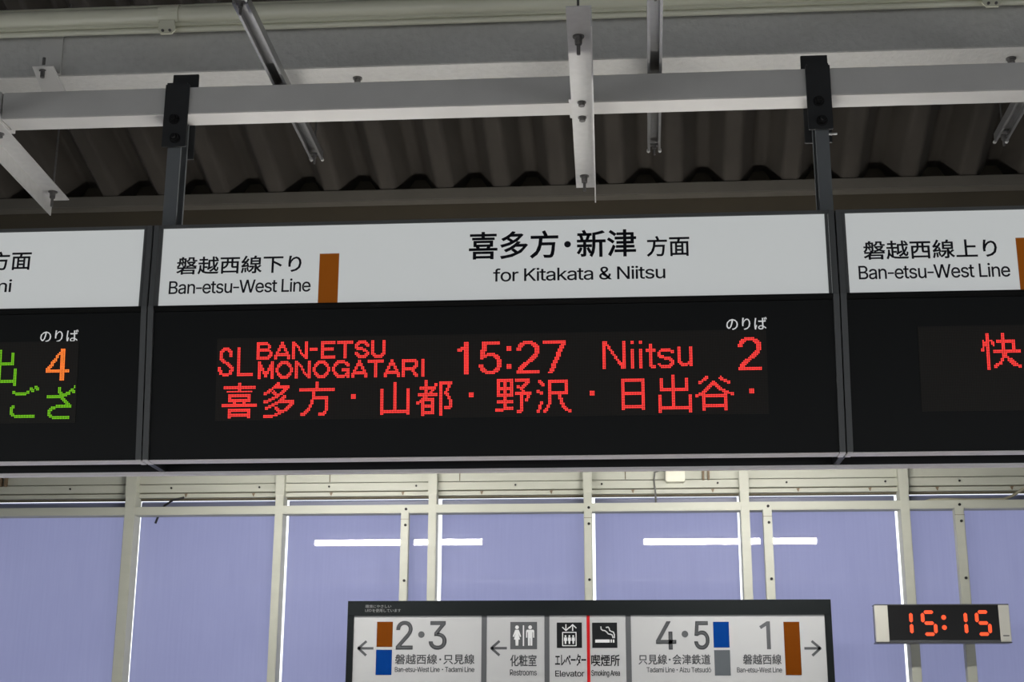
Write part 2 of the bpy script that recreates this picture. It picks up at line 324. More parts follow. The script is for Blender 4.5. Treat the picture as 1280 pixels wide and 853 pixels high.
# outlines of the letters used on the signs (advance, then closed contours)
CJK='磐越西線下り上喜多方・新津面のりば化粧室エレベーター喫煙所只見会鉄道環境にやさしいを使用してます'
LAT='Ban-etsuWLifrKk&Ntm SgARdzToō12345EDlv'
SIGN_CHARS = CJK+LAT
OUTLINES = [
[2560,[1346,2032,1388,1989,1425,1941,1451,1896,1520,1947,1492,1989,1454,2035,1410,2077],[1333,1723,1376,1680,1414,1631,1440,1586,1507,1637,1480,1679,1441,1724,1397,1766],[1062,1413,1062,1320,1445,1320,1323,1208,1178,1114,1022,1040,1074,981,1093,952,1180,996,1267,1046,1350,1104,1350,832,1472,832,1472,890,2210,890,2210,840,2338,840,2338,1206,1474,1206,1544,1281,1576,1320,2454,1320,2454,1413],[1472,976,1472,1120,2210,1120,2210,976],[1586,2099,1586,1872,1283,1872,1283,2099],[1035,1872,1035,1782,1179,1782,1161,1680,1115,1582,1027,1494,1084,1449,1106,1426,1206,1531,1260,1654,1282,1782,1586,1782,1584,1544,1578,1537,1450,1536,1486,1443,1605,1449,1645,1461,1672,1482,1685,1513,1688,1555,1688,2187,1464,2187,1507,2290,1390,2306,1357,2187,1182,2187,1182,1872],[1875,2269,1875,2162,1863,2098,1811,2039,1696,1987,1746,1938,1765,1912,1893,1982,1956,2067,1973,2158,1973,2181,2174,2181,2174,2075,2183,2000,2216,1957,2286,1944,2469,1947,2493,1952,2485,2035,2307,2029,2289,2033,2282,2048,2280,2269],[2238,1800,2195,1747,2143,1699,2085,1658,2019,1700,1964,1748,1920,1800],[1792,1890,1792,1800,1888,1800,1827,1782,1872,1718,1928,1660,1992,1608,1907,1576,1817,1551,1723,1533,1758,1475,1771,1445,1883,1471,1989,1506,2086,1550,2189,1504,2302,1468,2422,1442,2464,1505,2488,1531,2379,1550,2276,1576,2181,1610,2264,1682,2332,1768,2384,1870,2322,1893,2302,1890]],
[2560,[2222,2245,2334,2108,2378,2046,2464,2099,2363,2224,2306,2288],[1122,1581,1118,1354,1084,1120,1002,907,1030,889,1083,837,1135,939,1172,1050,1197,1165,1349,985,1569,897,1872,874,2462,874,2492,957,2512,992,1872,989,1716,994,1583,1013,1470,1048,1470,1360,1696,1360,1696,1467,1470,1467,1470,1688,1720,1688,1720,1795,1446,1795,1446,2000,1688,2000,1688,2106,1446,2106,1446,2304,1336,2304,1336,2106,1090,2106,1090,2000,1336,2000,1336,1795,1030,1795,1030,1688,1362,1688,1362,1120,1305,1184,1258,1266,1219,1366,1222,1574],[1741,1186,1778,1218,1875,1279,2080,1400,2058,1460,2051,1493,1870,1394,1870,1923,2078,1923,2095,1718,2119,1533,2150,1373,2064,1270,1967,1183,1861,1114,1913,1057,1934,1027,2025,1091,2110,1165,2187,1251,2235,1154,2292,1092,2358,1070,2433,1096,2477,1185,2501,1355,2443,1388,2416,1411,2408,1279,2394,1202,2371,1178,2332,1198,2296,1259,2262,1355,2342,1490,2409,1638,2462,1797,2368,1821,2331,1708,2285,1599,2232,1496,2213,1623,2184,1923,2496,1923,2496,2026,2179,2026,2174,2304,2064,2304,2072,2026,1762,2026,1762,1405,1749,1351,1720,1314,1690,1293,1728,1221]],
[2560,[1054,2200,1054,2083,1530,2083,1530,1851,1141,1851,1141,838,1258,838,1258,938,2270,938,2270,843,2390,843,2390,1851,1986,1851,1986,2083,2462,2083,2462,2200],[1258,1050,1258,1350,1309,1293,1328,1264,1513,1403,1607,1568,1637,1741,1869,1741,1869,1488,1882,1388,1931,1338,2032,1325,2270,1325,2270,1050],[1258,1354,1258,1741,1528,1741,1502,1601,1421,1468],[1638,1851,1638,2083,1869,2083,1869,1851],[1986,1741,2270,1741,2270,1442,2046,1438,2006,1442,1989,1456,1986,1488]],
[2560,[1797,1808,2299,1808,2299,1666,1797,1666],[1797,2038,2299,2038,2299,1899,1797,1899],[1251,1262,1280,1023,1286,917,1381,934,1359,1160,1341,1277],[1094,1275,1075,1140,1050,1009,1016,896,1110,861,1143,978,1170,1115,1192,1258],[1400,1293,1457,1110,1475,1029,1563,1058,1515,1229,1483,1317],[2376,1512,2261,1388,2195,1328,2140,1451,2118,1515,2118,1570,2414,1570,2414,2134,2051,2134,2118,2277,1986,2306,1931,2134,1685,2134,1685,1570,2005,1570,2003,950,1995,943,1814,941,1842,866,1850,830,2012,837,2064,850,2097,874,2114,911,2118,965,2118,1267,2203,1120,2305,996,2424,902,2475,969,2502,997,2405,1061,2317,1146,2240,1248,2391,1373,2466,1440],[1626,1437,1626,1336,1835,1336,1760,1191,1658,1073,1539,992,1588,937,1608,909,1761,1026,1886,1196,1970,1416,1899,1440,1880,1437],[1066,1344,1111,1360,1462,1419,1480,1326,1578,1355,1558,1457,1525,1578,1486,1696,1394,1674,1442,1514,1211,1483,1339,1643,1459,1819,1568,2003,1464,2064,1386,1919,1344,1850,1179,1835,1265,1967,1346,2111,1419,2261,1307,2307,1234,2135,1157,1990,1073,1861,1044,1831,1016,1816,1054,1706,1085,1715,1277,1744,1144,1565,1100,1512,1061,1476,1026,1458]],
[2560,[1048,2186,1048,2066,1666,2066,1666,834,1792,834,1792,1682,1981,1574,2161,1461,2302,1360,2387,1469,2224,1578,2019,1697,1814,1803,1792,1778,1792,2066,2474,2066,2474,2186]],
[2560,[1502,2222,1362,2227,1349,2090,1327,1932,1308,1746,1299,1573,1309,1388,1317,1318,1440,1328,1432,1464,1437,1525,1506,1748,1652,1942,1842,2026,1982,1969,2067,1816,2096,1590,2013,1269,1792,1083,1477,995,1552,880,1903,998,2140,1226,2227,1592,2180,1884,2052,2073,1862,2141,1674,2083,1524,1944,1427,1778,1443,1917,1470,2080]],
[2560,[1643,2280,1643,1029,1042,1029,1042,909,2480,909,2480,1029,1770,1029,1770,1666,2370,1666,2370,1786,1770,1786,1770,2280]],
[2560,[1390,1736,2130,1736,2130,1608,1390,1608],[1248,1219,1248,832,1366,832,1366,883,2158,883,2158,834,2282,834,2282,1219],[1366,970,1366,1131,2158,1131,2158,970],[1694,2306,1694,2190,1086,2190,1086,2099,1694,2099,1694,1989,1202,1989,1202,1899,2331,1899,2331,1989,1818,1989,1818,2099,2438,2099,2438,2190,1818,2190,1818,2306],[1275,1819,1275,1525,1446,1525,1390,1509,1427,1441,1442,1405,1037,1405,1037,1307,2482,1307,2482,1405,2066,1405,2138,1518,2107,1525,2250,1525,2250,1819],[1566,1405,1532,1484,1507,1525,2002,1525,1944,1405]],
[2560,[1690,2307,1559,2169,1373,2031,1138,1910,1197,1855,1221,1826,1359,1896,1484,1974,1595,2056,2046,2056,1957,1961,1850,1875,1730,1798,1595,1897,1525,1941,1437,1878,1502,1837,1566,1791,1624,1742,1448,1668,1266,1610,1085,1570,1127,1499,1142,1462,1565,1593,1952,1812,2234,2122,2155,2170,2134,2165,1717,2165,1822,2278],[1950,1749,1798,1587,1573,1430,1280,1296,1334,1236,1355,1205,1544,1290,1712,1386,1856,1491,2293,1491,2201,1374,2089,1273,1958,1187,1827,1298,1760,1347,1661,1290,1790,1184,1848,1130,1609,1042,1351,982,1080,946,1117,867,1130,829,1680,942,2149,1172,2470,1557,2390,1606,2368,1600,1978,1600,2083,1720]],
[2560,[1664,2269,1745,2102,1773,2027,1069,2027,1069,1910,1506,1910,1466,1536,1335,1188,1034,923,1067,896,1098,862,1122,829,1369,1020,1518,1262,1597,1538,2170,1538,2142,1241,2107,1062,2066,979,2044,967,1989,960,1718,971,1740,935,1754,893,1762,854,1960,847,2030,850,2086,856,2131,873,2170,906,2223,1012,2263,1230,2301,1654,1616,1654,1637,1910,2458,1910,2458,2027,1782,2027,1896,2077,1866,2150,1779,2314]],
[2560,[1760,1738,1674,1715,1613,1654,1590,1568,1613,1482,1674,1421,1760,1398,1846,1421,1907,1482,1930,1568,1907,1654,1846,1715]],
[2560,[1536,1301,1632,1122,1667,1042,1752,1093,1718,1170,1671,1258,1618,1344],[1176,1336,1137,1239,1087,1148,1026,1069,1110,1008,1172,1095,1229,1200,1274,1312],[1845,2150,1845,1600,1836,1372,1795,1134,1696,920,1762,872,1789,846,1898,1083,1946,1348,1957,1651,2200,1651,2200,840,2317,840,2317,1651,2493,1651,2493,1763,1957,1763,1957,2070,2128,2101,2295,2141,2443,2187,2346,2275,2204,2228,2029,2185],[1302,2283,1373,2136,1058,2136,1058,2035,1765,2035,1765,2136,1498,2136,1442,2253,1411,2310],[1563,2027,1508,1854,1477,1771,1034,1771,1034,1669,1362,1669,1362,1502,1040,1502,1040,1397,1362,1397,1360,976,1354,970,1219,968,1247,899,1254,866,1381,872,1424,885,1453,907,1468,940,1472,987,1472,1397,1771,1397,1771,1502,1472,1502,1472,1669,1790,1669,1790,1771,1586,1771,1675,2003],[1162,2002,1191,1924,1212,1843,1224,1771,1328,1800,1314,1870,1290,1949,1259,2024]],
[2560,[1114,2195,1303,2051,1378,1986,1454,2080,1281,2212,1187,2277],[1018,1774,1207,1636,1282,1574,1354,1669,1181,1795,1088,1858],[1066,944,1170,867,1251,1029,1333,1206,1408,1379,1314,1454,1232,1269,1145,1091],[1482,1422,1482,1323,1859,1323,1859,1182,1403,1182,1403,1080,1859,1080,1859,834,1981,834,1981,1080,2475,1080,2475,1182,1981,1182,1981,1323,2398,1323,2398,1422,1981,1422,1981,1550,2365,1550,2365,1792,2491,1792,2491,1898,2365,1898,2365,2134,1981,2134,1981,2304,1859,2304,1859,2134,1515,2134,1515,2037,1859,2037,1859,1898,1419,1898,1419,1792,1859,1792,1859,1648,1507,1648,1507,1550,1859,1550,1859,1422],[1981,2037,2251,2037,2251,1898,1981,1898],[1981,1648,1981,1792,2251,1792,2251,1648]],
[2560,[1582,1494,1922,1494,1922,1314,1582,1314],[1582,1592,1582,1770,1922,1770,1922,1592],[1582,1216,1922,1216,1922,1029,1582,1029],[1053,2198,1053,2083,1670,2083,1626,1882,1126,1882,1126,832,1242,832,1242,917,2272,917,2272,832,2394,832,2394,1882,1749,1882,1811,2083,2472,2083,2472,2198],[1242,1029,1242,1770,1472,1770,1472,1029],[2272,1029,2032,1029,2032,1770,2272,1770]],
[2560,[1722,1987,1699,1839,1669,1694,1632,1555,1550,1337,1468,1215,1390,1178,1316,1208,1252,1304,1226,1469,1286,1691,1456,1884],[1854,1990,2086,1913,2231,1748,2282,1525,2222,1289,2072,1132,1875,1050,1738,1029,1813,910,2137,1016,2342,1224,2413,1520,2337,1817,2125,2028,1800,2109,1445,2017,1195,1781,1101,1458,1143,1230,1248,1082,1386,1030,1527,1086,1651,1253,1758,1528,1799,1681,1830,1837]],
[2560,[1502,2222,1362,2227,1349,2090,1327,1932,1308,1746,1299,1573,1309,1388,1317,1318,1440,1328,1432,1464,1437,1525,1506,1748,1652,1942,1842,2026,1982,1969,2067,1816,2096,1590,2013,1269,1792,1083,1477,995,1552,880,1903,998,2140,1226,2227,1592,2180,1884,2052,2073,1862,2141,1674,2083,1524,1944,1427,1778,1443,1917,1470,2080]],
[2560,[1330,2165,1189,2178,1179,2062,1120,1640,1106,1390,1114,1188,1136,1018,1166,883,1278,891,1276,995,1309,1121,1395,1373,1330,1424,1238,1189,1224,1337,1222,1413,1236,1626,1267,1864,1319,2131],[2258,2227,2179,2203,2243,2052,2270,1976,2352,2005,2290,2158],[2418,2277,2339,2251,2405,2103,2434,2027,2515,2056,2451,2207],[2003,1238,2005,1184,1989,1091,1935,1031,1830,1010,1729,1024,1660,1066,1635,1134,1662,1203,1733,1248,1838,1264,1895,1261,1951,1253],[2120,2176,1976,2176,1982,2077,1982,1878,1739,1877,1560,1888,1560,1768,1829,1758,1982,1762,1998,1349,1901,1362,1850,1363,1671,1330,1560,1244,1522,1123,1560,999,1672,919,1853,891,2021,930,2106,1026,2130,1152,2130,1184,2211,1132,2291,1070,2371,998,2440,1106,2350,1181,2246,1252,2125,1312,2106,1768,2293,1786,2382,1798,2382,1922,2202,1894,2106,1885,2115,2143]],
[2560,[2347,2072,2222,1906,2076,1750,1914,1610,1914,2275,1786,2275,1786,1514,1682,1445,1578,1383,1475,1328,1539,1268,1563,1237,1712,1320,1786,1366,1786,1090,1804,951,1869,880,1994,861,2278,861,2407,899,2472,1028,2499,1266,2459,1280,2379,1325,2365,1114,2335,1009,2272,981,2006,981,1948,989,1921,1020,1914,1086,1914,1454,2115,1616,2301,1797,2462,1995],[1461,2304,1343,2064,1195,1846,1027,1667,1086,1587,1107,1550,1231,1686,1291,1763,1291,832,1418,832,1418,1950,1477,2054,1531,2160,1579,2267]],
[2560,[1046,2179,1086,2059,1116,1934,1133,1824,1226,1848,1207,1958,1175,2083,1133,2203],[1539,2208,1510,2087,1472,1957,1434,1845,1512,1819,1556,1926,1645,2179],[1771,997,1771,886,2498,886,2498,997,2192,997,2192,1478,2443,1478,2443,1589,2192,1589,2192,1906,2078,1906,2078,1589,1850,1589,1850,1478,2078,1478,2078,997],[1683,2078,1683,1637,1674,1398,1630,1143,1523,909,1589,859,1614,832,1732,1088,1785,1372,1797,1637,1797,1966,2486,1966,2486,2078],[1965,2266,2010,2203,2051,2137,2080,2078,2186,2128,2155,2185,2114,2248,2067,2307],[1035,1766,1035,1656,1256,1656,1187,1472,1099,1294,1006,1154,1050,1075,1067,1035,1142,1157,1214,1308,1278,1472,1278,835,1392,835,1392,1458,1504,1278,1542,1208,1619,1302,1392,1595,1392,1656,1608,1656,1608,1766,1392,1766,1392,2299,1278,2299,1278,1766]],
[2560,[1198,1306,1198,1200,1698,1200,1698,986,1054,986,1054,877,2472,877,2472,986,1821,986,1821,1200,2330,1200,2330,1306,1821,1306,1821,1474,1698,1474,1698,1306],[1264,1445,1347,1462,1594,1486,2154,1530,2245,1427,2338,1493,2252,1586,2139,1690,2022,1786,1934,1726,2064,1616,1445,1573,1536,1644,1625,1722,1712,1805,2296,1805,2296,1909,1237,1909,1237,1805,1557,1805,1468,1720,1338,1613,1298,1585,1261,1565,1229,1555],[1656,2286,1718,2162,1072,2162,1072,1878,1189,1878,1189,2053,2328,2053,2328,1878,2450,1878,2450,2162,1853,2162,1802,2268,1771,2320]],
[2560,[1094,1170,1094,1024,1235,1030,2379,1029,2426,1024,2426,1170,2293,1160,1822,1160,1822,1896,2299,1893,2342,1890,2342,2030,2206,2021,1287,2022,1192,2030,1192,1890,1326,1896,1686,1896,1686,1160,1190,1161]],
[2560,[1315,1011,1408,931,1475,960,1849,1102,2165,1294,2411,1531,2339,1643,2092,1404,1783,1216,1464,1098,1465,2054,1475,2150,1317,2150,1331,2005,1330,1061]],
[2560,[2066,2045,1974,2006,2028,1926,2079,1837,2123,1749,2218,1792,2114,1970],[2270,2126,2181,2085,2236,2006,2288,1919,2334,1832,2427,1877,2379,1962],[1045,1381,1165,1259,1256,1382,1539,1741,1588,1786,1633,1791,1686,1752,1889,1540,2232,1148,2352,1005,2462,1122,1851,1771,1744,1877,1645,1941,1558,1933,1474,1861,1251,1592,1119,1449]],
[2560,[1123,1653,1123,1496,1346,1504,2293,1502,2395,1496,2395,1653,2222,1645,1259,1646]],
[2560,[1818,2216,1672,2262,1639,2172,1621,2136,1515,1965,1346,1767,1107,1579,1214,1496,1381,1629,1523,1773,1638,1920,2179,1920,2132,1778,2057,1624,1962,1477,1734,1627,1624,1693,1538,1605,1760,1457,1877,1374,1712,1224,1506,1091,1258,989,1373,890,1619,1005,1821,1143,1982,1296,2157,1150,2251,1261,2069,1402,2178,1570,2262,1741,2343,1959,2357,1986,2251,2050,2186,2035,1712,2034]],
[2560,[1123,1653,1123,1496,1346,1504,2293,1502,2395,1496,2395,1653,2222,1645,1259,1646]],
[2560,[1082,2187,1082,1077,1179,1077,1179,1235,1435,1235,1435,2187],[1179,2086,1338,2086,1338,1334,1179,1334],[1909,1482,1893,1362,1477,1362,1477,1258,1867,1258,1788,1113,1645,1003,1416,925,1465,860,1482,827,1719,914,1875,1034,1968,1189,2071,1025,2222,907,2427,834,2474,906,2501,938,2297,999,2150,1106,2054,1258,2470,1258,2470,1362,2014,1362,2029,1482],[1968,2218,1968,2114,2110,2114,2080,1892,2013,1715,1898,1581,1984,1512,2105,1667,2179,1866,2214,2114,2347,2114,2335,1856,2321,1710,2302,1648,2292,1636,2262,1630,2158,1635,2180,1567,2186,1533,2280,1531,2348,1541,2374,1554,2397,1578,2425,1661,2444,1845,2459,2218],[1496,1738,1496,1645,1669,1645,1669,1474,1773,1474,1773,1645,1930,1645,1930,1738,1773,1738,1773,1866,1915,1866,1915,1958,1773,1958,1773,2080,1934,2080,1934,2173,1773,2173,1773,2304,1669,2304,1669,2173,1502,2173,1502,2080,1669,2080,1669,1958,1528,1958,1528,1866,1669,1866,1669,1738]],
[2560,[1096,1978,1082,1841,1057,1704,1019,1589,1098,1547,1137,1675,1163,1823,1174,1966],[1426,2011,1402,1902,1371,1784,1338,1680,1405,1656,1517,1982],[1538,1965,1538,1514,2446,1514,2446,1965,2189,1965,2189,2114,2477,2114,2477,2219,1498,2219,1498,2114,1792,2114,1792,1965],[1904,2114,2077,2114,2077,1965,1904,1965],[1931,1490,1931,1320,1555,1320,1555,1218,1931,1218,1931,986,1451,986,1451,880,2498,880,2498,986,2051,986,2051,1218,2427,1218,2427,1320,2051,1320,2051,1490],[1640,1864,1802,1864,1802,1614,1640,1614],[1902,1864,2077,1864,2077,1614,1902,1614],[2178,1864,2336,1864,2336,1614,2178,1614],[1232,2286,1232,1725,1219,1436,1159,1160,1016,910,1070,860,1091,834,1182,961,1247,1097,1290,1240,1388,1065,1424,995,1499,1072,1312,1368,1324,1486,1331,1726,1331,2286]],
[2560,[1814,2142,1814,1610,1803,1373,1745,1129,1606,909,1673,857,1699,829,1853,1070,1922,1346,1938,1646,2186,1646,2186,837,2306,837,2306,1646,2493,1646,2493,1762,1938,1762,1938,2054,2125,2088,2307,2130,2462,2182,2381,2285,2220,2228,2021,2179],[1235,1538,1235,1794,1552,1794,1552,1538],[1666,2270,1510,2218,1316,2176,1117,2146,1117,1586,1111,1360,1081,1122,1006,906,1075,855,1104,829,1176,1014,1216,1221,1232,1429,1667,1429,1667,1902,1235,1902,1235,2056,1418,2083,1593,2120,1742,2170]],
[2560,[1909,1251,2077,1113,2239,964,2362,832,2470,904,2343,1035,2179,1180,2011,1314],[1494,1309,1373,1166,1212,1028,1038,912,1133,827,1312,952,1480,1102,1621,1261],[1336,2069,2184,2069,2184,1573,1336,1573],[1213,2186,1213,1458,2310,1458,2310,2186]],
[2560,[1373,1875,2147,1875,2147,1710,1373,1710],[1373,1608,2147,1608,2147,1442,1373,1442],[1373,2141,2147,2141,2147,1976,1373,1976],[1256,2248,1256,1334,1472,1334,1415,1154,1279,1023,1022,936,1049,904,1075,866,1091,830,1377,942,1532,1108,1600,1334,1862,1334,1862,1013,1878,911,1938,859,2056,845,2315,845,2420,868,2475,957,2499,1136,2421,1165,2389,1186,2378,1039,2355,973,2306,958,2067,958,2015,963,1990,979,1984,1013,1984,1334,2269,1334,2269,2248]],
[2560,[1211,867,1309,887,1587,915,2210,968,2301,834,2408,899,2314,1033,2185,1181,2042,1320,1941,1266,2065,1140,2125,1074,1397,1018,1510,1130,1620,1253,1723,1382,2429,1382,2429,1499,1102,1499,1102,1382,1560,1382,1454,1248,1357,1140,1245,1034,1206,1006,1170,990],[1766,2304,1580,2096,1326,1908,1027,1754,1059,1723,1115,1650,1296,1742,1382,1794,1382,1696,2146,1696,2146,1808,1403,1808,1536,1901,1657,2002,1765,2109,1873,2007,2001,1905,2146,1808,2234,1756,2325,1709,2416,1669,2472,1743,2501,1774,2245,1888,2014,2035,1834,2190,1882,2254]],
[2560,[1131,1408,1157,1306,1178,1201,1190,1109,1272,1133,1259,1224,1236,1328,1208,1429],[1554,1448,1535,1351,1482,1154,1554,1128,1643,1419],[1384,2314,1285,2161,1160,2025,1026,1915,1077,1794,1182,1886,1182,1794,1341,1794,1341,1618,1080,1618,1080,1514,1341,1514,1341,1054,1053,997,1078,888,1677,1027,1670,1123,1438,1074,1438,1514,1659,1514,1659,1618,1438,1618,1438,1794,1605,1794,1605,1898,1195,1898,1261,1967,1324,2042,1384,2122,1482,2047,1572,1970,1646,1898,1701,1997,1627,2063,1537,2136,1438,2208,1474,2270],[2021,2296,2021,2016,1888,2016,1925,2221,1811,2238,1780,2052,1734,1880,1669,1738,1770,1677,1803,1744,1834,1821,1861,1906,2021,1906,2018,1594,1704,1594,1704,1478,2005,1478,1947,1275,1819,1085,1594,925,1653,864,1675,834,1869,971,2000,1127,2080,1296,2161,1104,2274,949,2422,837,2476,908,2506,938,2336,1062,2216,1246,2141,1478,2475,1478,2475,1594,2134,1594,2139,1906,2438,1906,2438,2016,2139,2016,2139,2296]],
[2560,[1062,2184,1150,2094,1232,1998,1291,1914,1390,1981,1327,2064,1243,2156,1155,2242],[1688,1549,2224,1549,2224,1414,1688,1414],[1688,1330,2224,1330,2224,1195,1688,1195],[1688,1766,2224,1766,2224,1634,1688,1634],[1574,1858,1574,1102,2341,1102,2341,1858,1958,1858,2014,1992,2475,1992,2475,2093,2176,2093,2293,2269,2174,2304,2142,2235,2054,2093,1755,2093,1838,2131,1810,2188,1768,2251,1722,2310,1622,2267,1664,2210,1702,2148,1730,2093,1458,2093,1458,1992,1882,1992,1845,1858],[1379,1733,1042,1733,1042,1621,1264,1621,1264,1123,1189,1085,1110,1025,1027,949,1102,851,1183,943,1258,1010,1323,1035,1365,1021,1478,949,1599,900,1743,876,1915,869,2306,878,2466,886,2472,925,2499,1003,2321,989,2118,979,1918,976,1756,981,1618,1001,1504,1043,1379,1120]],
[2560,[1507,1827,1507,1728,2475,1728,2475,1827],[1723,1550,2261,1550,2261,1400,1723,1400],[2155,2160,2317,2160,2317,1995,2155,1995],[1914,2160,2070,2160,2070,1995,1914,1995],[1675,2160,1827,2160,1827,1995,1675,1995],[1574,2248,1574,1907,2422,1907,2422,2248],[1005,1118,1030,1006,1461,1141,1446,1246,1298,1202,1298,1621,1437,1621,1437,1728,1298,1728,1298,2086,1456,2086,1456,2195,1024,2195,1024,2086,1190,2086,1190,1728,1040,1728,1040,1621,1190,1621,1190,1170],[1674,838,1716,856,2051,947,2051,1037,1784,974,1784,1160,1855,1204,1921,1251,1979,1301,2085,1104,2237,949,2437,846,2483,913,2509,941,2407,977,2315,1029,2234,1093,2384,1173,2458,1216,2376,1288,2248,1200,2174,1155,2139,1204,2080,1310,2374,1310,2374,1642,1616,1642,1616,1310,1854,1310,1728,1233,1586,1168,1442,1122,1491,1066,1510,1037,1626,1080,1685,1107,1685,1027,1675,975,1653,943,1629,926,1663,867]],
[2560,[1736,1440,2242,1440,2242,1334,1736,1334],[1736,1624,2242,1624,2242,1520,1736,1520],[1899,2293,1942,2187,1595,2187,1595,2086,2400,2086,2400,2187,2067,2187,2011,2314],[2157,2067,2115,1952,2090,1894,1819,1894,1880,1910,1845,2016,1822,2070,1723,2048,1761,1944,1774,1894,1547,1894,1547,1792,2443,1792,2443,1894,2197,1894,2267,2040],[1624,1709,1624,1250,1790,1250,1748,1093,1642,987,1438,920,1463,893,1486,859,1501,827,1730,916,1854,1052,1904,1250,2050,1250,2050,1013,2054,945,2066,905,2088,882,2120,865,2159,857,2341,856,2405,866,2430,878,2450,895,2464,918,2474,955,2485,1075,2416,1105,2389,1125,2381,989,2374,971,2352,954,2187,951,2176,955,2168,964,2163,1002,2163,1250,2357,1250,2357,1709],[1014,1166,1054,1045,1525,1232,1501,1341,1333,1278,1333,1800,1488,1800,1488,1914,1333,1914,1333,2285,1216,2285,1216,1914,1040,1914,1040,1800,1216,1800,1216,1235]],
[2560,[1690,2040,1690,1912,1900,1899,2140,1899,2347,1912,2347,2042,2144,2024,1902,2022],[1752,1389,1637,1400,1613,1267,1610,1211,1651,1082,1778,1000,1998,971,2153,976,2287,988,2398,1005,2395,1139,2267,1116,2136,1102,1998,1098,1832,1119,1750,1172,1728,1242,1739,1334],[1384,2163,1242,2176,1230,2062,1173,1662,1158,1421,1167,1217,1188,1043,1218,907,1333,915,1328,992,1336,1043,1363,1144,1450,1402,1382,1453,1290,1219,1277,1368,1275,1443,1289,1649,1321,1872]],
[2560,[1848,1976,1939,2048,1863,2120,1704,2251,1613,2186,1690,2122],[1056,1646,1117,1515,1426,1666,1486,1533,1572,1312,1646,1084,1704,877,1842,914,1774,1122,1688,1362,1598,1586,1538,1718,1724,1799,1904,1857,2061,1880,2191,1854,2267,1788,2293,1699,2267,1593,2187,1517,2045,1488,1962,1495,1885,1514,1818,1539,1813,1414,1882,1393,1964,1376,2053,1370,2259,1413,2381,1527,2421,1693,2377,1848,2255,1954,2064,1994,1884,1968,1686,1904,1488,1822,1339,2114,1208,2061,1286,1947,1378,1771,1151,1676]],
[2560,[1459,1459,1334,1488,1295,1397,1268,1309,1258,1222,1319,1041,1490,931,1754,893,1918,898,2055,911,2166,928,2173,1056,2052,1034,1915,1020,1760,1016,1557,1040,1429,1112,1384,1237,1393,1312,1418,1384],[1213,1970,1216,1842,1460,1828,1685,1827,1888,1838,1949,1705,2016,1579,2082,1474,1816,1498,1806,1390,2083,1364,2192,1347,2258,1437,2187,1522,2125,1617,2063,1729,2008,1851,2234,1890,2339,1917,2325,2042,2210,2008,2088,1982,1968,1963,1912,2153,1894,2237,1758,2219,1846,1950,1656,1943,1442,1949]],
[2560,[1504,2206,1342,2208,1354,2103,1339,1235,1389,1027,1525,913,1728,878,2033,936,2253,1073,2397,1232,2306,1341,2171,1181,1986,1058,1733,1010,1597,1032,1505,1108,1470,1248,1481,1811,1497,2153]],
[2560,[1317,2077,1162,2080,1172,1982,1179,1662,1190,1510,1264,1180,1385,1000,1531,946,1635,980,1735,1095,1832,1310,1731,1424,1679,1268,1611,1147,1533,1098,1432,1154,1358,1308,1315,1542,1304,1808,1306,1972],[2150,2032,2026,1989,2160,1761,2253,1480,2304,1184,2432,1237,2380,1522,2281,1803]],
[2560,[2371,1666,2318,1786,1896,1594,1853,1672,1779,1721,1683,1738,1608,1731,1530,1711,1461,1678,1514,1756,1563,1840,1605,1926,1785,1935,1967,1950,2136,1971,2138,2090,1981,2066,1815,2050,1650,2040,1696,2226,1565,2237,1558,2174,1544,2106,1525,2037,1335,2037,1149,2053,1149,1933,1482,1923,1404,1782,1284,1618,1112,1434,1221,1354,1320,1472,1366,1520,1447,1580,1541,1621,1642,1637,1708,1626,1758,1594,1787,1538,1606,1431,1466,1300,1410,1133,1466,983,1614,908,1822,888,1971,892,2124,902,2261,917,2264,1045,2116,1024,1965,1011,1827,1006,1679,1016,1576,1058,1538,1150,1570,1250,1659,1338,1790,1419,1786,1170,1909,1170,1904,1477,2132,1577]],
[2560,[1918,2298,1918,2126,1474,2126,1474,2016,1918,2016,1918,1859,1520,1859,1520,1416,1910,1416,1894,1330,1867,1247,1824,1170,1745,1233,1677,1305,1621,1384,1520,1350,1585,1253,1663,1166,1752,1090,1666,1026,1555,972,1414,926,1468,859,1488,827,1638,882,1758,948,1851,1022,2026,936,2224,872,2443,829,2489,905,2515,938,2295,973,2096,1030,1922,1107,1975,1205,2008,1308,2027,1416,2446,1416,2446,1859,2035,1859,2035,2016,2499,2016,2499,2126,2035,2126,2035,2298],[1632,1758,1918,1758,1917,1518,1632,1518],[2035,1758,2331,1758,2331,1518,2034,1518],[1405,2307,1292,2069,1151,1852,994,1674,1061,1555,1180,1689,1237,1765,1237,826,1352,826,1352,1939,1413,2048,1468,2159,1517,2272]],
[2560,[1205,2192,1205,1611,1194,1372,1140,1125,1011,902,1078,852,1104,824,1206,974,1270,1144,1306,1323,1707,1323,1707,846,1829,846,1829,1323,2261,1323,2261,995,2257,972,2243,960,2218,955,1966,957,1998,878,2008,842,2140,842,2238,847,2306,861,2349,887,2372,930,2379,995,2379,2192],[1323,2077,1707,2077,1707,1819,1323,1819],[2261,2077,2261,1819,1829,1819,1829,2077],[1323,1706,1707,1706,1707,1437,1317,1437],[2261,1706,2261,1437,1829,1437,1829,1706]],
[2560,[1504,2206,1342,2208,1354,2103,1339,1235,1389,1027,1525,913,1728,878,2033,936,2253,1073,2397,1232,2306,1341,2171,1181,1986,1058,1733,1010,1597,1032,1505,1108,1470,1248,1481,1811,1497,2153]],
[2560,[1096,2022,1110,1883,1344,1920,1862,1978,1719,1854,1608,1668,1563,1437,1662,1144,1901,973,2197,910,2243,1043,1984,1087,1776,1219,1691,1466,1736,1664,1862,1849,2058,1971,2155,1989,2267,1995,2371,1997,2371,2125,1939,2096,1153,2024]],
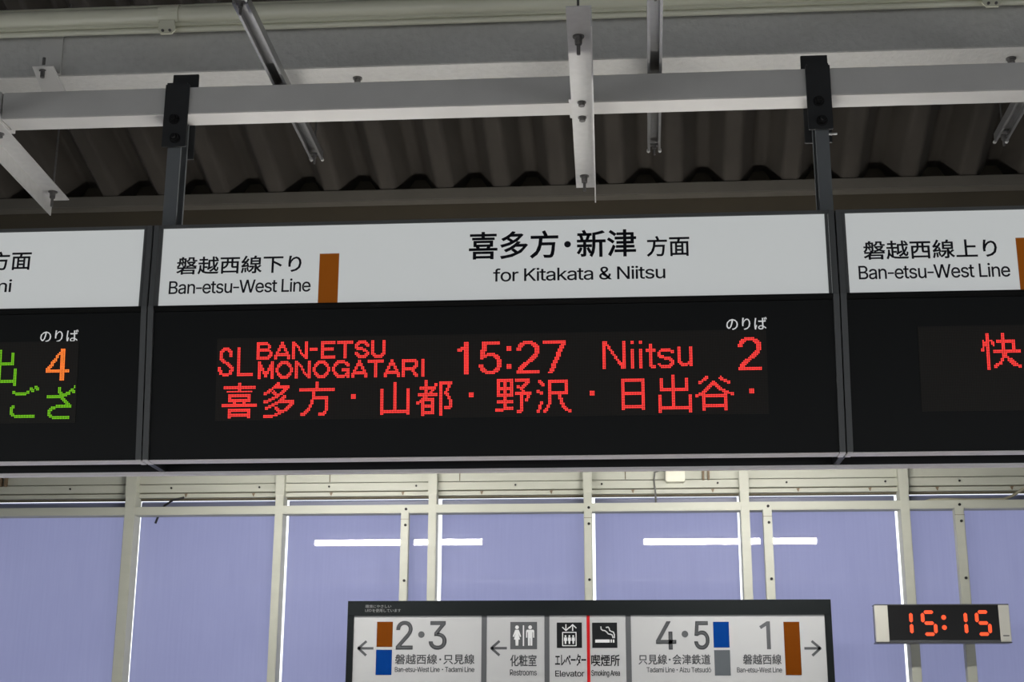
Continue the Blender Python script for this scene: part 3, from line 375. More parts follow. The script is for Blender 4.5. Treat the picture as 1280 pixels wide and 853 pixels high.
[2560,[1760,1245,1762,1138,1738,1052,1677,1010,1592,998,1464,1016,1392,1062,1370,1128,1397,1195,1476,1243,1605,1261,1709,1254],[1256,1717,1258,1597,1531,1577,1749,1574,1755,1357,1621,1366,1423,1335,1296,1250,1251,1122,1292,992,1412,913,1606,886,1772,920,1861,1003,1888,1110,1885,1210,2035,1141,2165,1056,2272,968,2346,1082,2231,1167,2074,1258,1878,1331,1867,1578,2016,1585,2310,1614,2312,1734,2166,1715,2018,1700,1866,1691,1866,1915,2164,1938,2298,1952,2299,2069,2155,2049,2010,2035,1866,2026,1873,2200,1877,2230,1741,2230,1747,2134,1747,2021,1543,2026,1393,2038,1264,2056,1266,1938,1542,1915,1746,1910,1746,1686,1533,1690,1388,1700]],
[2560,[1869,1555,1859,1430,1809,1355,1728,1330,1646,1349,1587,1403,1565,1488,1588,1578,1648,1637,1726,1658,1786,1647,1835,1614],[1114,2005,1117,1882,1583,1904,1832,1909,1834,1747,1765,1763,1726,1765,1586,1728,1484,1629,1445,1486,1483,1340,1579,1250,1707,1219,1759,1224,1805,1238,1846,1262,1755,1135,1613,1042,1422,979,1530,874,1819,1023,1967,1223,2008,1442,2002,1518,1985,1587,1957,1646,1954,1910,2445,1902,2446,2021,1954,2022,1963,2227,1818,2227,1827,2126,1830,2021]],
[1690,[1056,960,1056,1774,1386,1772,1456,1758,1512,1729,1554,1690,1581,1642,1595,1588,1596,1533,1587,1490,1557,1441,1515,1408,1464,1387,1464,1380,1503,1371,1541,1353,1576,1324,1604,1285,1622,1236,1629,1178,1622,1119,1600,1067,1564,1023,1511,989,1442,967,1354,960],[1159,1051,1396,1053,1433,1060,1464,1072,1488,1088,1506,1107,1518,1128,1526,1152,1527,1199,1517,1237,1496,1270,1467,1298,1429,1318,1383,1328,1159,1329],[1159,1417,1363,1418,1421,1434,1466,1468,1486,1498,1496,1535,1495,1581,1488,1605,1460,1646,1439,1662,1412,1674,1381,1680,1159,1683]],
[1583,[1161,952,1111,968,1069,995,1036,1031,1016,1078,1009,1133,1014,1180,1029,1218,1068,1259,1140,1292,1375,1332,1397,1348,1400,1389,1387,1435,1357,1467,1312,1486,1252,1488,1199,1476,1148,1441,1120,1398,1026,1426,1051,1475,1086,1514,1149,1552,1221,1571,1323,1570,1381,1555,1434,1524,1463,1492,1486,1450,1497,1395,1499,960,1402,960,1402,1043,1396,1043,1351,989,1304,962,1241,947],[1283,1038,1325,1054,1358,1078,1381,1109,1400,1162,1401,1264,1160,1208,1126,1183,1112,1159,1108,1113,1123,1076,1154,1050,1215,1033]],
[1616,[1142,960,1044,960,1044,1567,1139,1567,1139,1420,1124,1420,1139,1459,1158,1492,1179,1518,1203,1539,1259,1566,1324,1575,1382,1569,1432,1550,1473,1518,1505,1473,1525,1416,1531,1345,1531,960,1434,960,1431,1370,1424,1400,1413,1425,1397,1447,1377,1464,1353,1477,1326,1484,1275,1485,1235,1476,1201,1457,1173,1429,1153,1393,1143,1348]],
[1685,[1499,1351,1499,1260,1142,1260,1142,1351]],
[1606,[1257,949,1217,957,1180,969,1147,986,1117,1008,1091,1033,1068,1063,1034,1132,1017,1214,1017,1304,1034,1386,1067,1457,1089,1487,1115,1513,1144,1535,1176,1553,1211,1565,1248,1573,1313,1574,1385,1558,1430,1537,1471,1505,1505,1464,1531,1411,1548,1347,1554,1231,1080,1231,1080,1313,1501,1313,1455,1283,1451,1340,1436,1390,1413,1431,1380,1462,1339,1482,1288,1488,1237,1482,1194,1461,1160,1431,1134,1391,1119,1346,1113,1298,1115,1212,1127,1155,1149,1108,1182,1072,1224,1048,1273,1035,1351,1040,1406,1066,1435,1100,1449,1129,1544,1105,1525,1061,1496,1023,1458,991,1412,967,1359,952,1330,948]],
[1324,[1286,1567,1286,1483,970,1483,970,1567],[1064,1714,1162,1714,1163,1098,1171,1069,1187,1050,1215,1041,1283,1046,1301,963,1229,953,1192,956,1159,964,1131,976,1107,994,1088,1017,1075,1043,1067,1074,1064,1109]],
[1544,[1192,952,1139,965,1095,989,1059,1021,1033,1061,1017,1111,1110,1130,1128,1087,1159,1056,1200,1039,1250,1033,1307,1039,1351,1060,1379,1089,1389,1124,1383,1153,1366,1177,1338,1195,1160,1243,1098,1274,1076,1293,1058,1315,1045,1340,1037,1368,1037,1424,1051,1470,1080,1509,1120,1540,1170,1562,1228,1574,1317,1570,1366,1556,1406,1533,1438,1503,1471,1446,1478,1424,1389,1404,1362,1451,1331,1477,1287,1490,1234,1490,1189,1478,1154,1454,1136,1422,1135,1387,1148,1360,1172,1339,1235,1317,1366,1284,1427,1253,1450,1234,1467,1212,1480,1188,1487,1160,1488,1104,1473,1057,1443,1016,1401,983,1348,960,1285,948]],
[1616,[1222,953,1168,966,1122,992,1085,1030,1059,1081,1046,1145,1044,1567,1142,1567,1144,1157,1151,1127,1163,1102,1179,1080,1199,1063,1223,1050,1250,1043,1301,1041,1341,1051,1375,1070,1402,1098,1422,1134,1432,1179,1434,1567,1531,1567,1531,960,1437,960,1437,1107,1452,1107,1436,1068,1417,1035,1396,1008,1371,987,1315,961,1285,954]],
[2058,[1208,960,986,1774,1092,1774,1275,1023,1263,1023,1318,1274,1450,1774,1567,1774,1755,1023,1741,1023,1796,1274,1925,1774,2031,1774,1808,960,1689,960,1510,1649,1498,1720,1519,1720,1469,1477,1329,960]],
[1589,[1056,960,1056,1774,1159,1774,1159,1051,1538,1051,1538,960]],
[1227,[1044,960,1044,1567,1142,1567,1142,960],[1068,1673,1037,1697,1027,1720,1031,1758,1057,1787,1094,1798,1132,1787,1157,1758,1161,1720,1151,1697,1120,1673,1108,1670]],
[1366,[1325,1567,1325,1483,970,1483,970,1567],[1089,960,1090,1675,1102,1719,1126,1754,1158,1780,1217,1803,1348,1794,1324,1709,1271,1718,1233,1713,1207,1696,1192,1668,1187,1630,1187,960]],
[1375,[1044,960,1044,1567,1139,1567,1139,1473,1145,1473,1168,1515,1204,1548,1249,1569,1349,1574,1349,1476,1270,1480,1215,1463,1172,1429,1153,1397,1143,1360,1142,960]],
[1707,[1127,1193,1127,1306,1299,1511,1542,1774,1677,1774,1330,1401,1324,1402],[1056,960,1056,1774,1159,1774,1159,960],[1555,960,1260,1375,1325,1455,1678,960]],
[1569,[1136,1179,1136,1299,1153,1299,1415,1567,1536,1567,1254,1279,1244,1279],[1044,960,1044,1774,1142,1774,1142,960],[1430,960,1197,1257,1266,1326,1555,960]],
[1676,[1236,951,1167,966,1109,995,1064,1035,1032,1085,1017,1142,1016,1198,1027,1243,1061,1300,1185,1406,1354,1540,1376,1582,1377,1626,1364,1659,1339,1683,1303,1696,1254,1694,1218,1678,1192,1650,1180,1612,1187,1555,1286,1414,1660,960,1542,960,1123,1470,1091,1531,1081,1597,1087,1648,1105,1693,1135,1730,1175,1758,1224,1776,1280,1782,1337,1776,1385,1758,1424,1731,1454,1695,1472,1653,1477,1589,1464,1538,1426,1480,1370,1429,1164,1272,1127,1223,1116,1188,1120,1133,1135,1100,1173,1061,1226,1039,1293,1036,1339,1046,1404,1079,1459,1132,1498,1202,1513,1258,1518,1319,1612,1319,1602,1217,1575,1144,1493,1035,1448,997,1394,971,1334,954,1304,950]],
[1797,[1056,960,1056,1774,1178,1774,1622,1048,1608,1046,1598,1272,1598,1774,1701,1774,1701,960,1579,960,1132,1683,1151,1686,1160,1425,1160,960]],
[1324,[1286,1567,1286,1483,970,1483,970,1567],[1064,1714,1162,1714,1163,1098,1171,1069,1187,1050,1215,1041,1283,1046,1301,963,1229,953,1192,956,1159,964,1131,976,1107,994,1088,1017,1075,1043,1067,1074,1064,1109]],
[1936,[1044,960,1044,1567,1139,1567,1140,1433,1132,1433,1159,1496,1201,1542,1254,1569,1311,1578,1343,1575,1372,1568,1397,1555,1420,1537,1454,1490,1473,1431,1460,1431,1475,1473,1499,1509,1549,1550,1612,1573,1685,1576,1733,1565,1776,1542,1811,1507,1836,1461,1849,1402,1851,960,1753,960,1751,1397,1744,1423,1732,1444,1716,1460,1676,1482,1630,1489,1574,1479,1532,1451,1505,1409,1496,1355,1496,960,1399,960,1397,1400,1380,1441,1347,1471,1304,1487,1245,1485,1197,1463,1161,1423,1147,1386,1142,1341,1142,960]],
[1600],
[1675,[1275,948,1198,962,1133,991,1082,1031,1046,1083,1025,1145,1021,1179,1127,1179,1137,1135,1157,1100,1188,1073,1248,1047,1318,1039,1395,1049,1438,1066,1473,1091,1498,1124,1511,1162,1511,1201,1501,1233,1466,1269,1374,1309,1206,1358,1164,1377,1128,1398,1098,1423,1074,1450,1057,1482,1046,1517,1043,1556,1052,1620,1080,1676,1123,1722,1180,1756,1248,1778,1323,1785,1399,1778,1466,1756,1521,1722,1563,1678,1591,1625,1601,1565,1500,1565,1494,1594,1482,1619,1466,1641,1443,1660,1388,1685,1320,1694,1248,1684,1192,1656,1166,1629,1150,1597,1144,1561,1150,1523,1169,1494,1214,1461,1300,1429,1478,1373,1551,1327,1591,1276,1608,1233,1613,1182,1605,1118,1578,1062,1536,1014,1477,977,1404,954,1363,948]],
[1640,[1228,723,1150,746,1092,784,1051,832,1041,849,1122,895,1165,844,1207,819,1267,805,1326,807,1358,813,1386,824,1411,840,1432,860,1447,885,1455,916,1458,1069,1450,1069,1408,1015,1364,985,1323,972,1272,968,1202,976,1140,1003,1088,1045,1048,1104,1034,1139,1017,1220,1017,1311,1033,1393,1066,1462,1112,1516,1170,1554,1202,1566,1274,1575,1325,1570,1366,1557,1410,1525,1452,1470,1461,1470,1461,1567,1556,1567,1554,908,1547,874,1536,843,1501,793,1453,756,1394,732,1327,721],[1315,1056,1362,1069,1400,1094,1429,1131,1449,1179,1459,1236,1455,1329,1440,1382,1416,1426,1382,1460,1340,1481,1288,1488,1235,1480,1192,1458,1158,1424,1134,1380,1119,1327,1115,1237,1125,1181,1145,1133,1174,1096,1213,1070,1261,1056]],
[1727,[986,960,1282,1774,1402,1774,1701,960,1592,960,1331,1725,1352,1725,1265,1444,1096,960],[1136,1187,1136,1278,1552,1278,1552,1187]],
[1678,[1056,960,1056,1774,1382,1772,1460,1756,1522,1724,1568,1680,1598,1624,1613,1559,1613,1488,1598,1423,1568,1368,1522,1325,1460,1294,1382,1278,1114,1276,1114,1368,1364,1369,1415,1379,1455,1397,1484,1424,1502,1459,1512,1523,1502,1589,1483,1624,1455,1652,1415,1672,1363,1682,1159,1683,1159,960],[1525,960,1328,1327,1445,1327,1644,960]],
[1639,[1236,949,1201,957,1169,969,1138,986,1087,1032,1047,1095,1023,1172,1015,1262,1023,1351,1048,1428,1087,1491,1139,1537,1169,1554,1202,1566,1273,1575,1324,1570,1365,1556,1420,1513,1450,1471,1457,1471,1457,1774,1555,1774,1555,960,1460,960,1460,1054,1451,1054,1408,998,1364,966,1323,952,1299,948],[1314,1037,1361,1051,1399,1080,1428,1120,1448,1171,1458,1230,1454,1326,1439,1381,1415,1425,1381,1459,1339,1481,1287,1488,1235,1480,1191,1458,1158,1423,1133,1378,1119,1324,1115,1232,1125,1173,1145,1122,1174,1081,1213,1052,1260,1037]],
[1569,[1027,960,1027,1033,1366,1471,1366,1477,1036,1477,1036,1567,1492,1567,1492,1489,1162,1056,1162,1050,1502,1050,1502,960]],
[1678,[1011,1683,1011,1774,1627,1774,1627,1683,1371,1683,1371,960,1268,960,1268,1683]],
[1624,[1252,949,1214,957,1179,969,1147,986,1117,1008,1091,1033,1050,1096,1023,1172,1015,1260,1023,1349,1050,1426,1091,1489,1117,1514,1147,1536,1179,1553,1214,1565,1252,1573,1332,1573,1370,1565,1405,1553,1438,1536,1467,1514,1493,1489,1535,1426,1561,1349,1570,1260,1561,1172,1535,1096,1493,1033,1467,1008,1438,986,1405,969,1370,957,1332,949],[1321,1036,1371,1052,1411,1082,1440,1124,1460,1174,1471,1260,1460,1346,1440,1398,1411,1439,1371,1470,1321,1486,1263,1486,1213,1470,1174,1439,1144,1398,1125,1347,1115,1290,1119,1202,1133,1148,1158,1102,1192,1065,1237,1042,1263,1036]],
[1624,[1252,949,1214,957,1179,969,1147,986,1117,1008,1091,1033,1050,1096,1023,1172,1015,1260,1023,1349,1050,1426,1091,1489,1117,1514,1147,1536,1179,1553,1214,1565,1252,1573,1332,1573,1370,1565,1405,1553,1438,1536,1467,1514,1493,1489,1535,1426,1561,1349,1570,1260,1561,1172,1535,1096,1493,1033,1467,1008,1438,986,1405,969,1370,957,1332,949],[1321,1036,1371,1052,1411,1082,1440,1124,1460,1174,1471,1260,1460,1346,1440,1398,1411,1439,1371,1470,1321,1486,1263,1486,1213,1470,1174,1439,1144,1398,1125,1347,1115,1290,1119,1202,1133,1148,1158,1102,1192,1065,1237,1042,1263,1036],[1443,1770,1443,1693,1140,1693,1140,1770]],
[1685,[1082,960,1082,1047,1585,1047,1585,960],[1401,1774,1401,960,1300,960,1300,1677,1295,1677,1098,1532,1098,1643,1277,1774]],
[1685,[1062,960,1062,1036,1426,1430,1464,1500,1472,1554,1467,1595,1452,1630,1428,1658,1379,1686,1318,1695,1273,1690,1236,1676,1205,1653,1182,1622,1168,1583,1163,1539,1065,1539,1073,1608,1098,1668,1137,1717,1189,1754,1251,1777,1320,1785,1389,1777,1449,1755,1500,1719,1538,1672,1562,1617,1570,1556,1561,1490,1531,1424,1450,1316,1204,1057,1204,1051,1583,1051,1583,960]],
[1685,[1272,951,1204,964,1143,990,1093,1028,1055,1078,1034,1137,1030,1171,1135,1171,1144,1132,1162,1099,1206,1063,1265,1044,1334,1041,1400,1057,1436,1079,1463,1109,1481,1146,1487,1192,1481,1235,1466,1274,1439,1307,1399,1334,1348,1350,1282,1356,1211,1356,1211,1439,1420,1677,1420,1683,1071,1683,1071,1774,1556,1774,1556,1697,1298,1405,1298,1422,1382,1422,1419,1414,1484,1385,1534,1342,1569,1287,1587,1225,1586,1157,1568,1094,1533,1040,1484,997,1421,966,1349,951]],
[1685,[1023,1129,1023,1213,1355,1774,1457,1774,1134,1225,1134,1220,1621,1220,1621,1129],[1411,960,1411,1468,1508,1468,1508,960]],
[1685,[1279,951,1214,965,1157,993,1111,1033,1077,1082,1059,1138,1056,1169,1156,1169,1171,1117,1206,1076,1255,1049,1314,1040,1361,1046,1402,1063,1436,1091,1463,1127,1479,1170,1484,1219,1479,1269,1462,1314,1435,1351,1399,1379,1357,1397,1288,1402,1209,1382,1165,1353,1068,1364,1113,1774,1546,1774,1546,1683,1201,1683,1174,1442,1244,1480,1306,1493,1381,1489,1430,1473,1474,1449,1528,1397,1566,1330,1581,1278,1585,1221,1577,1147,1550,1081,1509,1026,1454,984,1388,958,1352,951]],
[1630,[1056,960,1056,1774,1556,1774,1556,1683,1159,1683,1159,1417,1529,1417,1529,1326,1159,1326,1159,1051,1560,1051,1560,960]],
[1764,[1113,960,1113,1051,1351,1054,1395,1061,1434,1073,1469,1089,1499,1110,1526,1135,1548,1165,1566,1198,1591,1277,1599,1369,1591,1460,1567,1537,1549,1570,1527,1599,1501,1624,1471,1645,1438,1662,1400,1673,1313,1683,1109,1683,1109,1774,1378,1771,1431,1762,1480,1747,1524,1725,1564,1698,1599,1666,1628,1629,1653,1586,1673,1538,1687,1486,1696,1429,1699,1369,1696,1307,1687,1250,1673,1198,1653,1150,1628,1107,1597,1069,1562,1036,1521,1009,1475,988,1425,972,1370,963],[1159,1774,1159,960,1056,960,1056,1774]],
[1263,[1150,958,1121,965,1098,976,1078,992,1063,1012,1053,1036,1044,1095,1044,1774,1142,1774,1144,1083,1152,1060,1168,1047,1231,1047,1249,964,1192,956]],
[1583,[1220,960,988,1567,1095,1567,1289,993,1254,993,1318,1208,1448,1567,1554,1567,1322,960]]]
# lit lamps of each LED character, row by row
# row strings separated by '/', spans 'a-b' or 'a', comma separated
LED={
'喜':'10-11/10-11/1-20/1-20/10-11/3-18//4-17/4-17/4-5,16-17/4-17/4-17/7-8,13-14/0-21/0-21//4-17/4-17/4-5,16-17/4-17/4-17/4-5,16-17',
'多':'8-9/7-9/6-15/5-15/3-5,12-14/2-4,6,11-13/0-3,5-7,10-12/0-1,6-11/7-9,12-13/5-8,11-13/3-6,10-12/0-4,9-18/0-2,7-18/5-8,16-18/3-6,15-17/1-4,7-8,14-16/1-2,7-9,13-15/8-14/9-12/7-10/0-8/0-5',
'方':'10-11/10-11/10-11/10-11/0-21/0-21/8-9/8-9/8-9/8-17/8-17/7-8,16-17/7-8,16-17/7-8,16-17/6-7,16-17/6-7,16-17/5-6,16-17/4-6,16-17/3-5,15-16/1-4,12-16/1-3,12-15',
'山':'/'.join(['8-9']*4+['0-1,8-9,16-17']*13+['0-17']*2+['0-1,16-17']),
'都':'5-6/5-6,14-21/5-6,11-12,14-21/5-6,11-12,14-15,19-20/2-11,14-15,19-20/2-11,14-15,18-19/5-6,9-10,14-15,18-19/5-6,8-9,14-15,17-18/1-12,14-15,17-19/1-12,14-15,18-19/4-6,14-15,19-20/3-10,14-15,19-20/2-10,14-15,20-21/0-4,9-10,14-15,20-21/0-1,3-4,9-10,14-15,20-21/3-10,14-15,20-21/3-10,14-15,17-21/3-4,9-10,14-15,17-20/3-4,9-10,14-15/3-10,14-15/3-10,14-15/3-4,14-15',
'野':'1-10,12-20/1-10,12-20/1-2,5-6,9-10,18-20/1-2,5-6,9-10,17-19/1-2,5-6,9-10,13-14,16-18/1-10,13-17/1-10,15-16/1-2,5-6,9-10,16-17/1-2,5-6,9-10,12-21/1-10,12-21/1-10,15-16,19-20/5-6,15-16,19-20/5-6,15-16,18-19/1-10,15-16,18-19/1-10,15-16/5-6,15-16/5-6,15-16/5-10,15-16/0-10,15-16/0-4,13-16/13-15',
'沢':'1-2,7-18/1-3,7-18/2-4,7-8,17-18/3-4,7-8,17-18/7-8,17-18/7-8,17-18/0-1,7-8,17-18/0-3,7-18/2-3,7-18/7-8,13-14/7-8,13-14/7-8,13-15/7-8,14-15/2-3,7-8,14-15/2-3,7-8,14-16/1-2,6-7,15-16/1-2,6-7,15-17/1-2,5-6,16-18/0-1,4-6,17-20/0-1,4-5,19-20',
'日':'/'.join(['0-13']*2+['0-1,12-13']*6+['0-13']*2+['0-1,12-13']*6+['0-13']*2+['0-1,12-13']),
'出':'/'.join(['8-9']*2+['1-2,8-9,16-17']*6+['1-17']*2+['8-9']*2+['0-1,8-9,18-19']*7+['0-19']*2+['0-1,18-19']*2),
'谷':'6-7,15/5-7,14-16/4-6,15-18/2-4,10-11,17-20/2-3,9-12,19-20/8-13/7-9,12-14/6-8,13-15/5-7,14-17/4-6,16-19/2-5,17-22/0-18,21-22/0-1,4-18/4-5,17-18/4-5,17-18/4-5,17-18/4-5,17-18/4-18/4-18/4-5,17-18/4-5,17-18',
'・':'0-2/0-2/0-2',
'S':'3-6/2-7/1-3,6-8/1-2,7-8/1-2,7-8/1-2,7-8/1-2/1-3/2-4/3-6/5-7/6-8/0-1,7-9/0-1,8-9/0-2,7-9/1-2,7-8/1-8/3-6',
'L':'/'.join(['0-1']*16+['0-9']*2),
'b':'0-6/0-7/0-1,7-8/0-1,7-8/0-7/0-8/0-1,8-9/0-1,8-9/0-1,7-9/0-8/0-7',
'a':'4-5/4-5/3-6/3-6/2-3,6-7/2-3,6-7/1-2,7-8/1-8/0-9/0-1,8-9/0-1,8-9',
'n':'0-1,8-9/0-2,8-9/0-3,8-9/0-1,3-4,8-9/0-1,4,8-9/0-1,4-5,8-9/0-1,5,8-9/0-1,5-6,8-9/0-1,6-9/0-1,7-9/0-1,8-9',
'-':'0-4/0-4',
'e':'0-8/0-8/0-1/0-1/0-7/0-7/0-1/0-1/0-1/0-8/0-8',
't':'/'.join(['0-9']*2+['4-5']*9),
's':'2-6/1-7/0-2,6-8/0-1,7-8/0-4/1-6/5-7/0-1,7-8/0-2,6-8/1-7/2-6',
'u':'/'.join(['0-1,7-8']*8+['0-2,6-8','1-7','2-6']),
'm':'0-1,8-9/0-1,8-9/0-2,7-9/0-2,7-9/0-3,6-9/0-3,6-9/0-1,3-6,8-9/0-1,3-6,8-9/0-1,4-5,8-9/0-1,4-5,8-9/0-1,8-9',
'o':'3-7/2-8/1-3,7-9/1-2,8-9/0-1,9-10/0-1,9-10/0-1,9-10/1-2,8-9/1-3,7-9/2-8/3-7',
'g':'3-7/2-9/1-3,8-10/1-2,9-10/0-1/0-1,6-10/0-1,6-10/1-2,9-10/1-3,8-10/2-10/3-7,9-10',
'r':'0-8/0-9/0-1,8-9/0-1,8-9/0-1,7-9/0-8/0-7/0-1,6-7/0-1,7-8/0-1,7-9/0-1,8-9',
'i':'/'.join(['0-1']*11),
'1':'/'.join(['4-6']*3+['2-6','0-6','0-2,4-6']+['4-6']*14),
'5':'2-12/2-12/2-4/2-4/2-4/1-4/1-3/1-3,5-9/1-11/1-4,9-12/1-2,10-12/11-13/11-13/11-13/0-2,11-13/0-2,11-13/1-3,10-12/1-4,9-12/2-11/4-9',
':':'0-2/0-2/0-2/////////0-2/0-2/0-2',
'2':'4-9/2-11/1-4,9-12/1-3,10-13/0-2,11-13/0-2,11-13/11-13/11-13/10-12/9-12/8-11/7-10/6-9/4-7/3-6/2-5/1-4/1-3/0-13/0-13',
'7':'0-13/0-13/11-13/10-12/10-12/9-11/9-11/8-10/8-10/8-10/7-9/7-9/6-8/6-8/5-7/5-7/5-7/4-6/4-6/3-5',
'N':'0-2,12-13/0-2,12-13/0-3,12-13/0-1,3-4,12-13/0-1,3-4,12-13/0-1,4-5,12-13/0-1,5-6,12-13/0-1,5-6,12-13/0-1,6-7,12-13/0-1,7-8,12-13/0-1,7-8,12-13/0-1,8-9,12-13/0-1,9-10,12-13/0-1,9-13/0-1,10-13/0-1,11-13/0-1,11-13',
'I':'0-1/0-1///'+'/'+'/'.join(['0-1']*12),
'T':'2-3/2-3/2-3/0-5/0-5/2-3/2-3/2-3/2-3/2-3/2-3/2-3/2-3/2-5/3-5',
'Z':'2-7/1-9/0-1,8-9/0-1/0-3/1-7/4-8/7-9/8-9/0-1,7-9/1-8/2-7',
'U':'0-1,7-8/0-1,7-8/0-1,7-8/0-1,7-8/0-1,7-8/0-1,7-8/0-1,7-8/0-1,7-8/0-1,7-8/0-2,6-8/1-8/2-5,7-8',
'快':'3-4,12-13/3-4,12-13/3-4,12-13/3-4,12-13/1,3-6,9-19/1-4,6-7,9-19/1-4,6-7,12-13,18-19/1-4,7,12-13,18-19/1,3-4,12-13,18-19/0-1,3-4,12-13,18-19/0-1,3-4,7-22/3-4,7-22/3-4,12-14/3-4,12-14/3-4,12-15/3-4,11-12,15-17/3-4,11-12,15-18/3-4,10-11,16-19/3-4,8-11,17-20/3-4,7-9,18-22/3-4,7-8,21-22/3-4',
'4':'9-11/9-11/8-11/7-11/6-7,9-11/6-7,9-11/5-6,9-11/4-6,9-11/3-5,9-11/3-4,9-11/2-4,9-11/1-3,9-11/0-2,9-11/0-14/0-14/9-11/9-11/9-11/9-11/9-11',
'ご':'15-16/12-13,15-17/12-14,16-17/1-2,10-11,13-14/1-11/3-9///////1-2/0-2/0-1/0-1/0-1/0-2/1-15/3-15',
'ざ':'17/7-8,17/7-8,15-16/7-8,14-17/7-9,12-14,16-17/8-14/0-12/0-10/9-11/10-12/11-13/12-14/6-15/3-15/2-5/1-3/1-2/1-2/1-3/2-14/4-14',
}

# ================================================================== SETTING
XL, XR, YB = -9.0, 9.0, -7.0
mb = MB().box(XL, XR, YB, 8.8, -1.75, -1.6); struct(mb.build('floor', FLOORM))
mb = MB().box(-60, 60, 9.0, 90, -2.9, -2.7); struct(mb.build('ground', GROUNDM))

# folded-sheet roof, falling away from the camera
def roof():
    mb = MB(); pit = 0.372; amp = 0.086; dirx, dz = 0.028, -0.33
    n = 22
    def prof(t):                        # t in 0..1, 0 = trough
        d = abs(t-round(t)); return amp*max(-1.0, min(1.0, -1.0+2.0*(d-0.13)/0.27))
    k0, k1 = int(XL/pit)-1, int(XR/pit)+2
    row = []
    for k in range(k0, k1):
        for j in range(n): row.append((0.03+(k+j/n)*pit, prof(j/n)))
    ys = (9.5, 7.5, 5.0, 2.5, 0.3, -3.0, YB-0.3)
    vs = []; fs = []
    for y in ys:
        for x, a in row:
            vs.append((x+(y-8.6)*dirx, y, 3.563+a+(y-8.6)*dz))
    m = len(row)
    for i in range(len(ys)-1):
        for j in range(m-1): fs.append((i*m+j, i*m+j+1, (i+1)*m+j+1, (i+1)*m+j))
    # upper skin so that the sheet has thickness
    n0 = len(vs); vs += [(x, y, z+0.012) for x, y, z in vs]
    fs += [tuple(q+n0 for q in reversed(f)) for f in fs]
    mb.add(vs, fs)
    o = mb.build('ceiling', ROOF, smooth=True)
    return struct(o)
roof()
# wall behind: dark boards above, painted boards just over the windows
wt = thing('wall_back', 'dark board wall above the window band', 'wall', (0, 8.7, -1.6)); struct(wt)
del wt['category']
MB().box(XL, XR, 8.70, 8.80, 1.60, 3.40).build('upper_board', DARKW, wt)
MB().box(XL, XR, 8.76, 8.80, 3.40, 3.75).build('eave_closure', DARKW, wt)
hb = MB().box(XL, XR, 8.655, 8.73, 1.545, 1.72).build('header_board', WOODW, wt, bevel=0.003)
hb2 = MB().box(XL, XR, 8.645, 8.73, 1.490, 1.5385).build('header_board', WOODW, wt, bevel=0.003)
MB().box(XL, XR, 8.665, 8.73, 1.459, 1.4845).build('header_strip', WOODW, wt, bevel=0.002)
MB().box(XL, XR, 8.70, 8.74, 1.450, 1.4585).build('header_strip', SEAM, wt)
MB().box(XL, XR, 8.685, 8.725, 1.486, 1.546).build('seam', SEAM, wt)
for x in (-1.78, -0.966, 0.055): MB().box(x-0.003, x+0.003, 8.6535, 8.657, 1.547, 1.70).build('seam', SEAM, wt)
for x in (-3.43, -2.78, -2.22, -1.78, -1.235, -0.62, -0.09, 0.615, 1.03, 1.62, 2.06):
    mb = MB(); mb.tube([(x, 8.6455, 1.517), (x, 8.638, 1.517)], 0.0065, 8); mb.build('screw', HOLE, wt)
for x in (-2.69, -2.26, -1.77, -1.32, -0.83, -0.40, 0.10, 0.585, 1.1, 1.53, 1.93, 2.37):
    MB().prism_y([(x-0.010, 1.482), (x+0.009, 1.484), (x+0.004, 1.470), (x+0.002, 1.462), (x-0.003, 1.466)], 8.661, 8.67).build('rusty_clip', RUST, wt)
for x, r in ((-2.47, .006), (-2.28, .005), (-2.07, .005), (-1.5, .005), (-0.7, .005), (0.25, .004), (0.9, .006), (1.25, .006)):
    mb = MB(); mb.tube([(x, 8.656, 1.60), (x, 8.650, 1.60)], r, 8); mb.build('screw', BOLT, wt)
MB().box(XL, XR, 8.68, 8.80, -1.6, -0.45).build('dado_board', WOODW, wt, bevel=0.004)
# unseen walls added on three sides to hold back daylight; open band admits some
OP0, OP1 = -1.45, 0.70
def daylight_screen(name, x0, x1, y0, y1):
    o = thing(name, 'added wall out of view that limits the daylight', 'wall', ((x0+x1)/2, (y0+y1)/2, -1.6)); struct(o); del o['category']
    MB().box(x0, x1, y0, y1, -1.6, OP0).build('parapet', WALLB, o)
    if y1-y0 < 1: MB().box(x0, x1, y0, y1, OP1, 3.40+(8.6-y0)*0.33).build('cladding', WALLD, o)
    else: MB().prism_x([(y0, OP1), (y1, OP1), (y1, 3.40+(8.6-y1)*0.33), (y0, 3.40+(8.6-y0)*0.33)], x0, x1).build('cladding', WALLD, o)
daylight_screen('wall_front', XL, XR, YB-0.15, YB)
daylight_screen('wall_left', XL-0.15, XL, YB, 8.8)
daylight_screen('wall_right', XR, XR+0.15, YB, 8.8)
# sill
sl = MB().box(XL, XR, 8.62, 8.80, -0.45, -0.40).build('sill', WOODW, wt)

